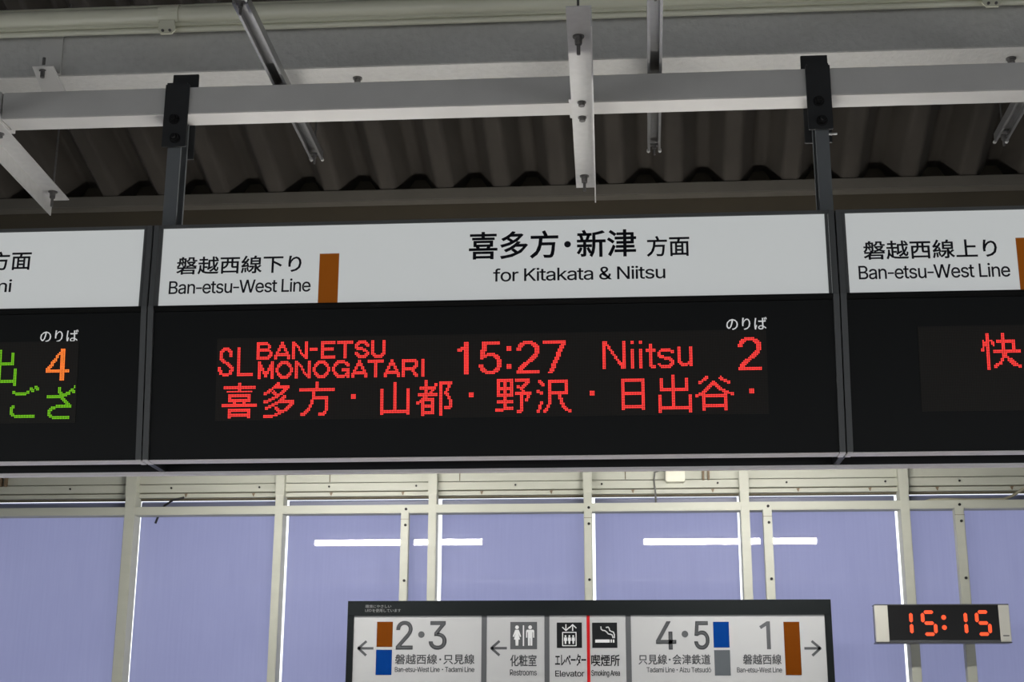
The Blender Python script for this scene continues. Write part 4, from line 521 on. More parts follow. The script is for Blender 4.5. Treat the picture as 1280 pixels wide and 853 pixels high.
MULL = [(-4.02, -3.96), (-3.055, -2.990), (-2.105, -2.055), (-1.1515, -1.1015), (-0.201, -0.152), (0.744, 0.797), (1.692, 1.746), (2.66, 2.71)]
NT = [0]
def trim(): NT[0] += 1; return 'trim_%d' % NT[0]
for i, (a, b) in enumerate(MULL):
    o = MB().box(a, b, 8.60, 8.72, -0.42, 1.70).build(trim(), WOODW, None, ((a+b)/2, 8.66, -0.42), bevel=0.004); struct(o)
    MB().box(a-0.003, b+0.003, 8.596, 8.605, 1.455, 1.70).build('cover_strip', WOODW, o, bevel=0.002)
TR = MB().box(XL, XR, 8.603, 8.70, 1.343, 1.394).build(trim(), WOODW, None, (0, 8.65, 1.343), bevel=0.005); struct(TR)
for i, (a, b) in enumerate(((-1.319, -1.271), (-0.199, -0.1535), (0.876, 0.928), (2.005, 2.060))):
    o = MB().box(a, b, 8.592, 8.655, -0.42, 1.352).build(trim(), WOODW, None, ((a+b)/2, 8.62, -0.42), bevel=0.004); struct(o)
    c = (a+b)/2+0.006
    for z in (1.366, 1.266, 0.93, 0.60):
        mb = MB(); y0 = 8.603 if z > 1.36 else 8.592
        mb.tube([(c, y0+0.002, z), (c, y0-0.006, z)], 0.0085, 10); mb.build('bolt', HOLE, o)
    MB().box(a-0.001, b+0.001, 8.5915, 8.594, 1.302, 1.3045).build('joint', SEAM, o)
XE = [XL]+[x for m in MULL for x in m]+[XR]
NW = 0
for i in range(len(MULL)+1):
    x0, x1 = XE[2*i], XE[2*i+1]
    if i in (0, len(MULL)):
        MB().box(x0, x1, 8.66, 8.72, -0.42, 1.46).build('side_board', WOODW, wt); continue
    NW += 1
    gl, gr = 0.020, 0.012
    if i == 2: gl, gr = 0.003, 0.012
    if i == 3: gl, gr = 0.012, 0.012
    if i == 4: gl, gr = 0.021, 0.0
    if i == 5: gl, gr = 0.018, 0.011
    if i == 6: gl, gr = 0.0, 0.013
    if i == 7: gl, gr = -0.002, 0.02
    top = 1.4440
    o = MB().box(x0+gl, x1-gr, 8.722, 8.727, -0.42, top).build('window_%d' % NW, PANE, None, ((x0+x1)/2, 8.72, -0.42)); struct(o)
    MB().box(x0+gl, x1-gr, 8.716, 8.722, 1.405, 1.436).build('edge_profile', EDGEP, o)

# ================================================================== STEELWORK
def beam(name, label, x0, x1, y0, y1, z0, z1, m):
    o = MB().box(x0, x1, y0, y1, z0, z1).build(name, m, None, ((x0+x1)/2, (y0+y1)/2, z0), bevel=0.004)
    return tag(o, label, 'beam')
fb = beam('square_beam', 'long grey square steel beam carrying the black sign hangers', -2.926, 6.5, 6.10, 6.237, 2.873, 3.012, STEEL)
fb2 = beam('square_beam', 'short end of grey beam meeting the long hanger beam at the left picture edge', -6.5, -2.934, 6.10, 6.237, 2.873, 3.018, STEEL)
bb = beam('girder', 'deep grey girder behind the cream pipe with flaking paint underneath', -7, 7, 6.30, 6.52, 3.192, 3.46, STEEL2)
for x in (-1.258, 1.94):
    mb = MB(); mb.tube([(x, 6.42, 3.192), (x, 6.42, 3.186)], 0.024, 16); hexnut(mb, x, 6.42, 3.186, 3.165, 0.017)
    mb.build('bolt', BOLT, bb)
pl = MB().prism_x([(8.60, 3.392), (8.60, 3.4735), (8.695, 3.439), (8.695, 3.392)], XL+0.02, XR-0.02).build('purlin', PURL, None, (0, 8.65, 3.392), bevel=0.006)
tag(pl, 'dull brown purlin running under the lower edge of the corrugated roof', 'beam')

# cream pipe and its ducts
pt = thing('conduit_pipe', 'cream pipe run with thin duct below, along the top of picture', 'pipe', (0, 6.22, 3.36))
PX0, PX1 = -6.5, 6.5
MB().tube([(PX0, 6.235, 3.468), (PX1, 6.235, 3.468)], 0.047, 24).build('main_pipe', CREAM, pt, smooth=True)
MB().tube([(PX0, 6.262, 3.527), (PX1, 6.262, 3.527)], 0.019, 14).build('upper_pipe', CREAM, pt, smooth=True)
MB().box(PX0, PX1, 6.215, 6.262, 3.405, 3.424).build('pipe_tray', CREAM, pt, bevel=0.004)
MB().tube([(PX0, 6.232, 3.391), (PX1, 6.232, 3.391)], 0.0145, 14).build('thin_duct', CREAM, pt, smooth=True)
for x in (-2.175, 1.81):
    mb = MB(); n = 16
    for k in range(n):
        a0, a1 = radians(-60+k*300/n), radians(-60+(k+1)*300/n)
        q = []
        for r in (0.048, 0.054):
            for a in (a0, a1):
                for xx in (x-0.05, x+0.05): q.append((xx, 6.235-r*cos(a), 3.468+r*sin(a)))
        mb.add(q, [(0,1,3,2),(4,6,7,5),(0,2,6,4),(1,5,7,3),(0,4,5,1),(2,3,7,6)])
    o = mb.build('pipe_clamp', CREAM, pt)
    MB().prism_y([(x-0.035, 3.425), (x+0.035, 3.425), (x+0.045, 3.372), (x+0.028, 3.350), (x-0.028, 3.350), (x-0.045, 3.372)], 6.192, 6.200).build('clamp_foot', CREAM, o)
    for dx in (-0.018, 0.018):
        MB().tube([(x+dx, 6.192, 3.366), (x+dx, 6.184, 3.366)], 0.007, 8).build('screw', BOLT, o)

# L-shaped angle brackets under the long beam
def angle(label, x, sgn, rot, nuts, ubolt, y0=5.19, y1=7.15, wd=0.105, leg=0.083, rods=True):
    zb = 2.867
    t = thing('angle_bracket', label, 'bracket', (x, 6.1, zb), 'angle brackets under the hanger beam')
    def R(px, py): return x+px+(py-6.1)*rot
    def slab(xa, xb, za, zb_, ya, yb):
        return MB().add([(R(xa,ya),ya,za),(R(xb,ya),ya,za),(R(xb,yb),yb,za),(R(xa,yb),yb,za),(R(xa,ya),ya,zb_),(R(xb,ya),ya,zb_),(R(xb,yb),yb,zb_),(R(xa,yb),yb,zb_)],
                        [(0,3,2,1),(4,5,6,7),(0,1,5,4),(1,2,6,5),(2,3,7,6),(3,0,4,7)])
    slab(-wd/2, wd/2, zb, zb+0.006, y0, y1).build('flange', GALV, t)
    e = sgn*wd/2
    slab(min(e, e-sgn*0.006), max(e, e-sgn*0.006), zb-leg, zb, y0+0.01, y1+0.012).build('upright_leg', GALV, t)
    for y in nuts:
        nx = R(-sgn*0.006, y)
        o = nut_on_rod(nx, y, zb, 0.085, 0.0165, 0.008).build('nut', BOLT, t)
        MB().tube([(nx, y, zb+0.006), (nx, y, 3.556+(8.6-y)*0.33-0.02)], 0.0055, 8).build('hanging_rod', BOLT, o)
    if ubolt:
        ub = MB()
        for y in (6.085, 6.252):
            nx = R(-sgn*0.004, y); ub.tube([(nx, y, zb-0.012), (nx, y, 3.02)], 0.005, 8)
        nx = R(-sgn*0.004, 6.17); ub.tube([(nx, 6.080, 3.018), (nx, 6.257, 3.018)], 0.005, 8)
        u = ub.build('saddle_bolt', BOLT, t)
        for y in (6.085, 6.252):
            nx = R(-sgn*0.004, y); mb = MB(); mb.tube([(nx, y, zb), (nx, y, zb-0.004)], 0.021, 14); hexnut(mb, nx, y, zb-0.004, zb-0.020, 0.0155)
            mb.build('nut', BOLT, u)
            MB().box(x-sgn*(wd/2)-0.012, x-sgn*(wd/2)+0.012, y-0.022, y+0.022, zb+0.006, zb+0.032).build('clamp_block', GALV, t, bevel=0.002)
    return t
angle('pale steel angle bracket crossing the beam near picture centre', -0.128, 1, -0.008, (5.44, 6.985), True)
angle('pale steel angle bracket slanting in at the left picture edge', -2.990, -1, -0.0485, (5.44, 7.02), True)

# flat strap between girder and beam
st = thing('strap_plate', 'flat grey strap bolted under the girder above the left beam end', 'bracket', (-2.78, 6.25, 3.09))
MB().add([(-2.843,6.20,3.200),(-2.737,6.20,3.197),(-2.700,6.34,3.088),(-2.825,6.34,3.091),(-2.843,6.202,3.207),(-2.737,6.202,3.204),(-2.700,6.345,3.095),(-2.825,6.345,3.098)],
         [(0,3,2,1),(4,5,6,7),(0,1,5,4),(1,2,6,5),(2,3,7,6),(3,0,4,7)]).build('plate', STEEL, st)
MB().box(-2.85, -2.735, 6.288, 6.2995, 3.20, 3.46).build('shadow_strip', STEEL, st)  # added strip, stands in for the plate's shadow on the girder face
MB().tube([(-2.795, 6.222, 3.190), (-2.795, 6.222, 3.255)], 0.008, 8).build('bolt', BOLT, st)
nut_on_rod(-2.795, 6.222, 3.186, 0.03, 0.012).build('nut', BOLT, st)

# galvanised channels under the roof
def channel(label, xa, rot, y0=5.33, y1=7.02):
    t = thing('channel_rail', label, 'rail', (xa, 6.1, 3.013), 'galvanised channel rails above the hanger beam')
    zb, zt, hw, tk, lp = 3.014, 3.060, 0.034, 0.003, 0.013
    prof = [(-hw, zb), (-hw, zt), (hw, zt), (hw, zb), (hw-lp, zb), (hw-lp, zb+0.006), (hw-tk, zb+0.006), (hw-tk, zt-tk), (-hw+tk, zt-tk), (-hw+tk, zb+0.006), (-hw+lp, zb+0.006), (-hw+lp, zb)]
    n = len(prof); vs = []
    for y in (y0, y1):
        for px, pz in prof: vs.append((xa+px+(y-5.33)*rot, y, pz))
    quads = [(i, (i+1) % n, n+(i+1) % n, n+i) for i in range(n)]
    caps = [(0, 1, 8, 9), (1, 2, 7, 8), (2, 3, 6, 7), (3, 4, 5, 6), (0, 9, 10, 11)]
    MB().add(vs, quads+caps+[tuple(n+k for k in c) for c in caps]).build('channel', RAILM, t)
    for y in (y0+0.015, y1-0.05):
        x = xa+(y-5.33)*rot
        mb = MB(); mb.box(x-0.021, x+0.021, y-0.014, y+0.014, zb+0.008, zb+0.014); hexnut(mb, x, y, zb+0.009, zb-0.010, 0.012)
        mb.tube([(x, y, zb-0.010), (x, y, zb-0.045)], 0.006, 8)
        o = mb.build('bolt', BOLT, t)
        MB().tube([(x, y, zt), (x, y, 3.556+(8.6-y)*0.33-0.02)], 0.005, 8).build('hanging_rod', BOLT, o)
    for s in (-1, 1):
        x = xa+(y1-5.33)*rot+s*0.030
        MB().tube([(x, y1-0.004, zb+0.004), (x, y1+0.014, zb+0.004)], 0.009, 12).build('end_plug', GALV, t)
    return t
channel('steel channel rail passing over the beam, right of the left black hanger', -1.562, -0.013)
channel('steel channel rail just right of the central angle bracket', 0.195, 0.020)
channel('steel channel rail ending at the right picture edge', 1.978, 0.030)

# black hangers of the departure board
def hanger(label, px0, px1, fx0, fx1, bx0, bx1, side):
    t = thing('sign_hanger', label, 'hanger', ((px0+px1)/2, 6.19, 2.27), 'black hangers of the departure board')
    # lipped channel, open towards the middle of the board
    k = 1 if px0 < 0 else -1; a, b = (px0, px1) if k > 0 else (px1, px0); w4 = 0.004*k
    prof = [(a, 6.12), (b, 6.12), (b, 6.136), (b-w4, 6.136), (b-w4, 6.124), (a+w4, 6.124), (a+w4, 6.226), (b-w4, 6.226), (b-w4, 6.214), (b, 6.214), (b, 6.23), (a, 6.23)]
    n = 12; mb = MB(); mb.add([(x, y, z) for z in (2.272, 2.870) for x, y in prof], [(i, (i+1) % n, n+(i+1) % n, n+i) for i in range(n)]); mb.build('post', POSTM, t)
    fp = MB().box(fx0, fx1, 6.085, 6.097, 2.700, 3.022).build('front_plate', BLACK, t, bevel=0.002)
    MB().box(bx0, bx1, 6.241, 6.253, 2.700, 3.150).build('back_plate', BLACK, t, bevel=0.002)
    MB().box(max(fx0, bx0)+0.005, min(fx1, bx1)-0.005, 6.092, 6.246, 3.021, 3.033).build('saddle_plate', BLACK, t)
    for x, z in (((fx0+fx1)/2-0.004, 2.838), ((fx0+fx1)/2+0.006, 2.741)):
        mb = MB(); mb.tube([(x, 6.086, z), (x, 6.082, z)], 0.026, 18); mb.tube([(x, 6.082, z), (x, 6.064, z)], 0.0195, 6)
        mb.tube([(x, 6.064, z), (x, 6.046, z)], 0.010, 10); mb.build('bolt', HOLE, fp)
    MB().tube([((px0+px1)/2, 6.18, 2.715), (fx1+0.03 if side > 0 else fx0+0.03, 6.18, 2.715)], 0.005, 8).build('cross_bolt', GALV, t)
    return t
hanger('black clamp and post holding the left end of the centre departure sign', -2.100, -2.037, -2.120, -2.004, -2.140, -2.012, 0)
hanger('black clamp and post holding the right end of the centre departure sign', 0.940, 1.000, 0.905, 1.017, 0.908, 1.034, 1)

# ================================================================== DEPARTURE SIGNS
DV = Vector((0, 0.078, -0.6845)).normalized(); NV = Vector((0, -0.6845, -0.078)).normalized()
def LP(h): return lambda u, v: Vector((u, 6.0, 1.8795))+DV*v+NV*h
FACE = lambda y: (lambda u, v: Vector((u, y, v)))
def rows(s):
    for r, line in enumerate(s.split('/')):
        for a in line.split(','):
            if a:
                q = a.split('-')
                for c in range(int(q[0]), int(q[-1])+1): yield c, r
def led_mesh(items, u0, v0):
    mb = MB(); P0, P1 = LP(0.0045), LP(0.0062); n = 8
    for key, col, row in items:
        for c, r in rows(LED[key]):
            u, v = u0+(col+c)*PIT, v0+(row+r)*PIT
            vs = [P0(u+0.0031*cos(2*pi*k/n), v+0.0031*sin(2*pi*k/n)) for k in range(n)]+[P1(u+0.0019*cos(2*pi*k/n), v+0.0019*sin(2*pi*k/n)) for k in range(n)]
            mb.add(vs, [tuple(range(n, 2*n))]+[(k, (k+1) % n, n+(k+1) % n, n+k) for k in range(n)])
    return mb
V0 = 0.1730
def sign(label, x0, x1, board):
    t = thing('departure_sign', label, 'departure sign', ((x0+x1)/2, 6.2, 1.185), 'joined departure signs over the platform')
    MB().prism_x([(6.02, 2.268), (6.235, 2.268), (6.235, 1.95), (6.42, 1.60), (6.42, 1.330), (6.085, 1.330), (6.02, 1.875)], x0-0.0022, x1+0.0022).build('housing', HOUSE, t)
    MB().box(x0+0.026, x1-0.026, 6.004, 6.03, 1.881, 2.2545).build('nameplate', WHITE, t)
    fr = MB().box(x0, x1, 5.996, 6.03, 2.2545, 2.271).build('top_rail', FRAME, t, bevel=0.002)
    for s, a in ((1, x0), (-1, x1)):
        xs = sorted((a, a+s*0.0255))
        MB().box(xs[0], xs[1], 5.990, 6.03, 1.880, 2.269).build('end_post', FRAME, t, bevel=0.002)
        xs2 = sorted((a+s*0.0275, a+s*0.0415))
        MB().box(xs2[0], xs2[1], 5.996, 6.03, 1.881, 2.256).build('inner_frame', FRAME, t, bevel=0.002)
        # lower half of the post follows the tilted display
        q = LP(0.012); w_ = LP(-0.02)
        va = [q(xs[0], -0.002), q(xs[1], -0.002), q(xs[1], 0.689), q(xs[0], 0.689), w_(xs[0], -0.002), w_(xs[1], -0.002), w_(xs[1], 0.689), w_(xs[0], 0.689)]
        MB().add(va, [(0,3,2,1),(4,5,6,7),(0,1,5,4),(1,2,6,5),(2,3,7,6),(3,0,4,7)]).build('end_post', FRAME, t)
    MB().prism_x([(5.984, 1.880), (6.03, 1.880), (6.03, 1.852), (5.999, 1.858), (5.984, 1.872)], x0+0.0262, x1-0.0262).build('lip', GLASSB, t)
    q, w_ = LP(0.0), LP(-0.02)
    a, b = x0+0.026, x1-0.026
    MB().add([q(a, 0.024), q(b, 0.024), q(b, 0.688), q(a, 0.688), w_(a, 0.024), w_(b, 0.024), w_(b, 0.688), w_(a, 0.688)],
             [(0,3,2,1),(4,5,6,7),(0,1,5,4),(1,2,6,5),(2,3,7,6),(3,0,4,7)]).build('display_panel', GLASSB, t)
    q, w_ = LP(0.002), LP(-0.005)
    a, b = board
    lb = MB().add([q(a, 0.150), q(b, 0.150), q(b, 0.519), q(a, 0.519), w_(a, 0.150), w_(b, 0.150), w_(b, 0.519), w_(a, 0.519)],
             [(0,3,2,1),(4,5,6,7),(0,1,5,4),(1,2,6,5),(2,3,7,6),(3,0,4,7)]).build('led_board', LEDB, t)
    # bottom trims: bright aluminium strips front and back, black tray between
    MB().prism_x([(6.074, 1.1925), (6.076, 1.190), (6.146, 1.188), (6.146, 1.195), (6.085, 1.196)], x0+0.0275, x1-0.0275).build('bottom_trim', ALU, t)
    for s, a in ((1, x0), (-1, x1)):
        xs = sorted((a+s*0.001, a+s*0.0245))
        MB().box(xs[0], xs[1], 6.066, 6.150, 1.186, 1.193).build('corner_cap', ALU, t)
    MB().box(x0-0.0022, x1+0.0022, 6.376, 6.425, 1.184, 1.196).build('bottom_trim', ALU, t)
    MB().box(x0-0.0022, x1+0.0022, 6.405, 6.42, 1.195, 1.335).build('back_skirt', HOUSE, t)
    MB().box(x0+0.002, x1-0.002, 6.110, 6.125, 1.195, 1.335).build('front_skirt', HOUSE, t)
    for a in (x0-0.002, x1-0.010): MB().box(a, a+0.012, 6.125, 6.405, 1.195, 1.335).build('end_skirt', HOUSE, t)
    return t, lb
def led_text(lb, name, items, m, u0):
    for it in items: led_mesh([it], u0, V0).build(name, m, lb)
def letter(t, name, m, fn):
    mb = MB(); fn(mb); return mb.build(name, m, t)
FW = FACE(6.0030)
G0, G1 = -2.0945, 0.9832
# centre
t, lb = sign('middle departure sign, red LED 15:27 train for Niitsu from track 2', G0+0.003, G1-0.003, (-1.772, 0.662))
U = -1.7398
led_text(lb, 'lit_letter', [('S', -3, 3), ('L', 9, 3), ('b', 21, 0), ('a', 32, 0), ('n', 43, 0), ('-', 54, 4), ('e', 61, 0), ('t', 71, 0), ('s', 82, 0), ('u', 92, 0),
    ('m', 22, 12), ('o', 33, 12), ('n', 45, 12), ('o', 56, 12), ('g', 68, 12), ('a', 80, 12), ('t', 90, 12), ('a', 100, 12), ('r', 111, 12), ('i', 123, 12)], RED_ON, U)
led_text(lb, 'lit_digit', [('1', 145, 2), ('5', 158, 2), (':', 175, 5), ('2', 181, 2), ('7', 197, 2)], RED_ON, U)
led_text(lb, 'lit_letter', [('N', 233, 3), ('I', 250, 3), ('I', 255, 3), ('T', 259, 5), ('Z', 266, 8), ('U', 278, 7)], RED_ON, U)
led_text(lb, 'lit_digit', [('2', 314, 2)], RED_ON, U)
led_text(lb, 'lit_letter', [('喜', 0, 25), ('多', 26, 25), ('方', 48, 25), ('・', 80, 33), ('山', 98, 26), ('都', 120, 25), ('・', 152, 33), ('野', 168, 25), ('沢', 193, 26), ('・', 225, 33),
    ('日', 244, 26), ('出', 266, 24), ('谷', 288, 25), ('・', 320, 33)], RED_ON, U)
letter(t, 'track_caption', WINK, lambda mb: text(mb, 'のりば', 0.490, 0.666, 0.1510, 0.0960, -0.05, 0.82, LP(0.001), 0.010))
letter(t, 'line_name', INK, lambda mb: text(mb, '磐越西線下り', -1.977, -1.402, 2.033, 2.115, *CJ, FW, 0.014))
letter(t, 'line_name', INK, lambda mb: text(mb, 'Ban-etsu-West Line', -2.006, -1.356, 1.941, 2.001, *CAP, FW, 0.006, -0.035))
letter(t, 'destination_name', INK, lambda mb: (text(mb, '喜多方', -0.643, -0.241, 2.077, 2.203, *CJ, FW, 0.017), disc(mb, -0.200, 2.138, 0.0150, FW), text(mb, '新津', -0.159, 0.106, 2.077, 2.201, *CJ, FW, 0.017)))
letter(t, 'destination_name', INK, lambda mb: text(mb, '方面', 0.152, 0.341, 2.073, 2.166, *CJ, FW, 0.014))
letter(t, 'destination_name', INK, lambda mb: text(mb, 'for Kitakata & Niitsu', -0.533, 0.231, 1.970, 2.028, *CAP, FW, 0.006, -0.035))
MB().box(-1.320, -1.231, 6.0024, 6.0045, 1.8795, 2.118).build('line_colour_bar', BROWN, t)
# left
t, lb = sign('left departure sign, cut by picture edge, with orange LED 4', G0-0.003-3.071, G0-0.003, (-4.84, -2.407))
led_text(lb, 'lit_letter', [('出', 0, 2)], GREEN_ON, -2.8290)
led_text(lb, 'lit_digit', [('4', 0, 2)], ORANGE_ON, -2.5500)
led_text(lb, 'lit_letter', [('ご', 0, 25)], GREEN_ON, -2.7070)
led_text(lb, 'lit_letter', [('ざ', 0, 25)], GREEN_ON, -2.5400)
letter(t, 'track_caption', WINK, lambda mb: text(mb, 'のりば', -2.588, -2.411, 0.1530, 0.0980, -0.05, 0.82, LP(0.001), 0.010))
letter(t, 'destination_name', INK, lambda mb: text(mb, '方面', -2.856, -2.661, 2.072, 2.160, *CJ, FW, 0.014))
letter(t, 'destination_name', INK, lambda mb: text(mb, 'mi', -2.838, -2.741, 1.966, 2.024, *CAP, FW, 0.006, -0.035))
# right
t, lb = sign('right departure sign, cut by picture edge, mostly blank LED board', G1+0.003, G1+0.003+3.071, (1.310, 3.74))
led_text(lb, 'lit_letter', [('快', 0, 2)], RED_ON, 1.5755)
letter(t, 'line_name', INK, lambda mb: text(mb, '磐越西線上り', 1.099, 1.673, 2.037, 2.121, *CJ, FW, 0.014))
letter(t, 'line_name', INK, lambda mb: text(mb, 'Ban-etsu-West Line', 1.072, 1.720, 1.947, 2.008, *CAP, FW, 0.006, -0.035))
MB().box(1.756, 1.845, 6.0024, 6.0045, 1.8795, 2.123).build('line_colour_bar', BROWN, t)

# fluorescent lamps behind the board, on arms from its back
for x0, x1, z, lab in ((-2.196, -0.976, 1.384, 'lit fluorescent tube behind the departure sign, mirrored in the left panes'), (0.190, 1.408, 1.376, 'lit fluorescent tube behind the departure sign, mirrored in the right panes')):
    t = thing('fluorescent_lamp', lab, 'lamp', ((x0+x1)/2, 7.2, z), 'fluorescent lamps behind the departure board')
    MB().tube([(x0, 7.2, z), (x1, 7.2, z)], 0.0215, 16).build('tube', TUBE, t, smooth=True)
    for x in (x0-0.012, x1+0.012): MB().box(x-0.012, x+0.012, 7.185, 7.215, z-0.02, z+0.045).build('socket', FIXT, t, bevel=0.002)
    MB().box(x0-0.02, x1+0.02, 7.188, 7.212, z+0.045, z+0.075).build('batten', FIXT, t, bevel=0.002)
    for x in (x0+0.25, x1-0.25): MB().box(x-0.012, x+0.012, 6.421, 7.2, z+0.075, z+0.095).build('arm', FIXT, t)

# ================================================================== GUIDE SIGN
GX0, GX1, GY = -1.5505, 1.1880, 8.20
t = thing('guide_sign', 'long grey and white track guide sign in front of the windows', 'guide sign', (-0.18, 8.27, 0.20))
MB().box(GX0+0.004, GX1-0.004, GY+0.012, GY+0.14, 0.205, 0.766).build('housing', GFRAME, t, bevel=0.004)
fr = MB(); fr.box(GX0, GX1, GY-0.012, GY+0.03, 0.687, 0.771); fr.box(GX0, GX1, GY-0.012, GY+0.03, 0.200, 0.245)
fr.box(GX0, -1.514, GY-0.012, GY+0.03, 0.24, 0.69); fr.box(1.150, GX1, GY-0.012, GY+0.03, 0.24, 0.69); fr.build('frame', GFRAME, t)
MB().box(-1.514, 1.150, GY, GY+0.02, 0.245, 0.687).build('face_plate', GWHITE, t)
for a, b in ((-0.779, -0.749), (-0.421, -0.393), (0.038, 0.068)): MB().box(a, b, GY-0.002, GY+0.001, 0.245, 0.687).build('divider', GGREY, t)
MB().box(-0.1815, -0.1640, GY-0.003, GY+0.001, 0.245, 0.687).build('red_divider', GRED, t)
for x in (-1.126, -0.176, 0.770): MB().box(x-0.02, x+0.02, GY+0.13, 8.602, 0.42, 0.46).build('mount', WOODW, t)
FG, FG2 = FACE(GY-0.0015), FACE(GY-0.0030)
def gl(name, m, fn): return letter(t, name, m, fn)
def rect(mb, x0, x1, z0, z1, P): mb.add([P(x0, z0), P(x1, z0), P(x1, z1), P(x0, z1)], [(0, 1, 2, 3)]); return mb
def patch(name, m, x0, x1, z0, z1, y=GY-0.0015): return MB().box(x0, x1, y, GY+0.001, z0, z1).build(name, m, t)
patch('line_colour_patch', GBROWN, -1.380, -1.289, 0.513, 0.654)
patch('line_colour_patch', GBLUE, -1.381, -1.290, 0.357, 0.497)
patch('line_colour_patch', GBLUE, 0.529, 0.617, 0.507, 0.649)
patch('line_colour_patch', GSLATE, 0.530, 0.618, 0.354, 0.493)
patch('line_colour_patch', GBROWN, 0.921, 1.009, 0.356, 0.648)
def arrow(mb, x0, x1, z, d):
    tip, tail = (x0, x1) if d < 0 else (x1, x0)
    w_ = 0.0140; s = 0.040
    stroke(mb, [(tail, z), (tip-d*0.008, z)], w_, FG, False)
    k = -d
    stroke(mb, [(tip+k*0.052, z+s), (tip+k*0.006, z), (tip+k*0.052, z-s)], w_, FG, False)
gl('arrow', GINK, lambda mb: arrow(mb, -1.490, -1.397, 0.505, -1))
gl('arrow', GINK, lambda mb: arrow(mb, -0.728, -0.634, 0.505, -1))
gl('arrow', GINK, lambda mb: arrow(mb, 1.030, 1.124, 0.502, 1))
NUMW = 0.009
for ch, x0, x1, z0, z1, lo in (('2', -1.269, -1.172, 0.499, 0.656, 0), ('3', -1.080, -0.979, 0.497, 0.656, -0.01), ('4', 0.207, 0.321, 0.497, 0.652, 0), ('5', 0.422, 0.506, 0.496, 0.652, -0.01)):
    gl('track_number', GINK, lambda mb: text(mb, ch, x0, x1, z0, z1, lo-NUMW*0.5, 0.51+NUMW*0.5, FG, NUMW))
gl('track_number', GINK, lambda mb: poly(mb, [(0.824, 0.497), (0.846, 0.497), (0.846, 0.651), (0.828, 0.651), (0.786, 0.624), (0.795, 0.608), (0.824, 0.626)], FG))
for x in (-1.1235, 0.370): gl('middle_dot', GINK, lambda mb: disc(mb, x, 0.5815, 0.0185, FG))
gl('line_name', GINK, lambda mb: (text(mb, '磐越西線', -1.271, -1.031, 0.417, 0.471, *CJ, FG, 0.013), disc(mb, -1.013, 0.443, 0.0055, FG), text(mb, '只見線', -0.995, -0.818, 0.417, 0.471, *CJ, FG, 0.013)))
gl('line_name', GINK, lambda mb: (text(mb, 'Ban-etsu-West Line', -1.271, -1.015, 0.374, 0.401, *CAP, FG, 0.007, -0.035), disc(mb, -0.999, 0.387, 0.0035, FG), text(mb, 'Tadami Line', -0.985, -0.818, 0.374, 0.401, *CAP, FG, 0.007, -0.035)))
gl('line_name', GINK, lambda mb: (text(mb, '只見線', 0.107, 0.266, 0.415, 0.469, *CJ, FG, 0.013), disc(mb, 0.281, 0.441, 0.0055, FG), text(mb, '会津鉄道', 0.297, 0.508, 0.415, 0.469, *CJ, FG, 0.013)))
gl('line_name', GINK, lambda mb: (text(mb, 'Tadami Line', 0.151, 0.308, 0.372, 0.399, *CAP, FG, 0.007, -0.035), disc(mb, 0.321, 0.385, 0.0035, FG), text(mb, 'Aizu Tetsudō', 0.334, 0.510, 0.372, 0.399, *CAP, FG, 0.007, -0.035)))
gl('line_name', GINK, lambda mb: text(mb, '磐越西線', 0.689, 0.901, 0.415, 0.469, *CJ, FG, 0.013))
gl('line_name', GINK, lambda mb: text(mb, 'Ban-etsu-West Line', 0.653, 0.901, 0.371, 0.398, *CAP, FG, 0.007, -0.035))
gl('facility_name', GINK, lambda mb: text(mb, '化粧室', -0.615, -0.466, 0.405, 0.468, *CJ, FG, 0.013))
gl('facility_name', GINK, lambda mb: text(mb, 'Restrooms', -0.616, -0.465, 0.355, 0.387, *CAP, FG, 0.007, -0.035))
gl('facility_name', GBLACK, lambda mb: text(mb, 'エレベーター', -0.361, -0.187, 0.405, 0.474, *CJ, FG, 0.013, -0.06))
gl('facility_name', GBLACK, lambda mb: text(mb, 'Elevator', -0.361, -0.197, 0.349, 0.381, *CAP, FG, 0.007, -0.035))
gl('facility_name', GBLACK, lambda mb: text(mb, '喫煙所', -0.158, 0.002, 0.406, 0.468, *CJ, FG, 0.013))
gl('facility_name', GBLACK, lambda mb: text(mb, 'Smoking Area', -0.158, 0.002, 0.353, 0.383, *CAP, FG, 0.007, -0.035))
FT = FACE(GY-0.0135)
gl('small_notice', NOTE, lambda mb: (text(mb, '環境にやさしい', -1.449, -1.299, 0.731, 0.749, *CJ, FT, 0.006), text(mb, 'LED', -1.449, -1.412, 0.710, 0.724, *CAP, FT, 0.006, -0.035), text(mb, 'を使用しています', -1.408, -1.243, 0.707, 0.726, *CJ, FT, 0.006)))
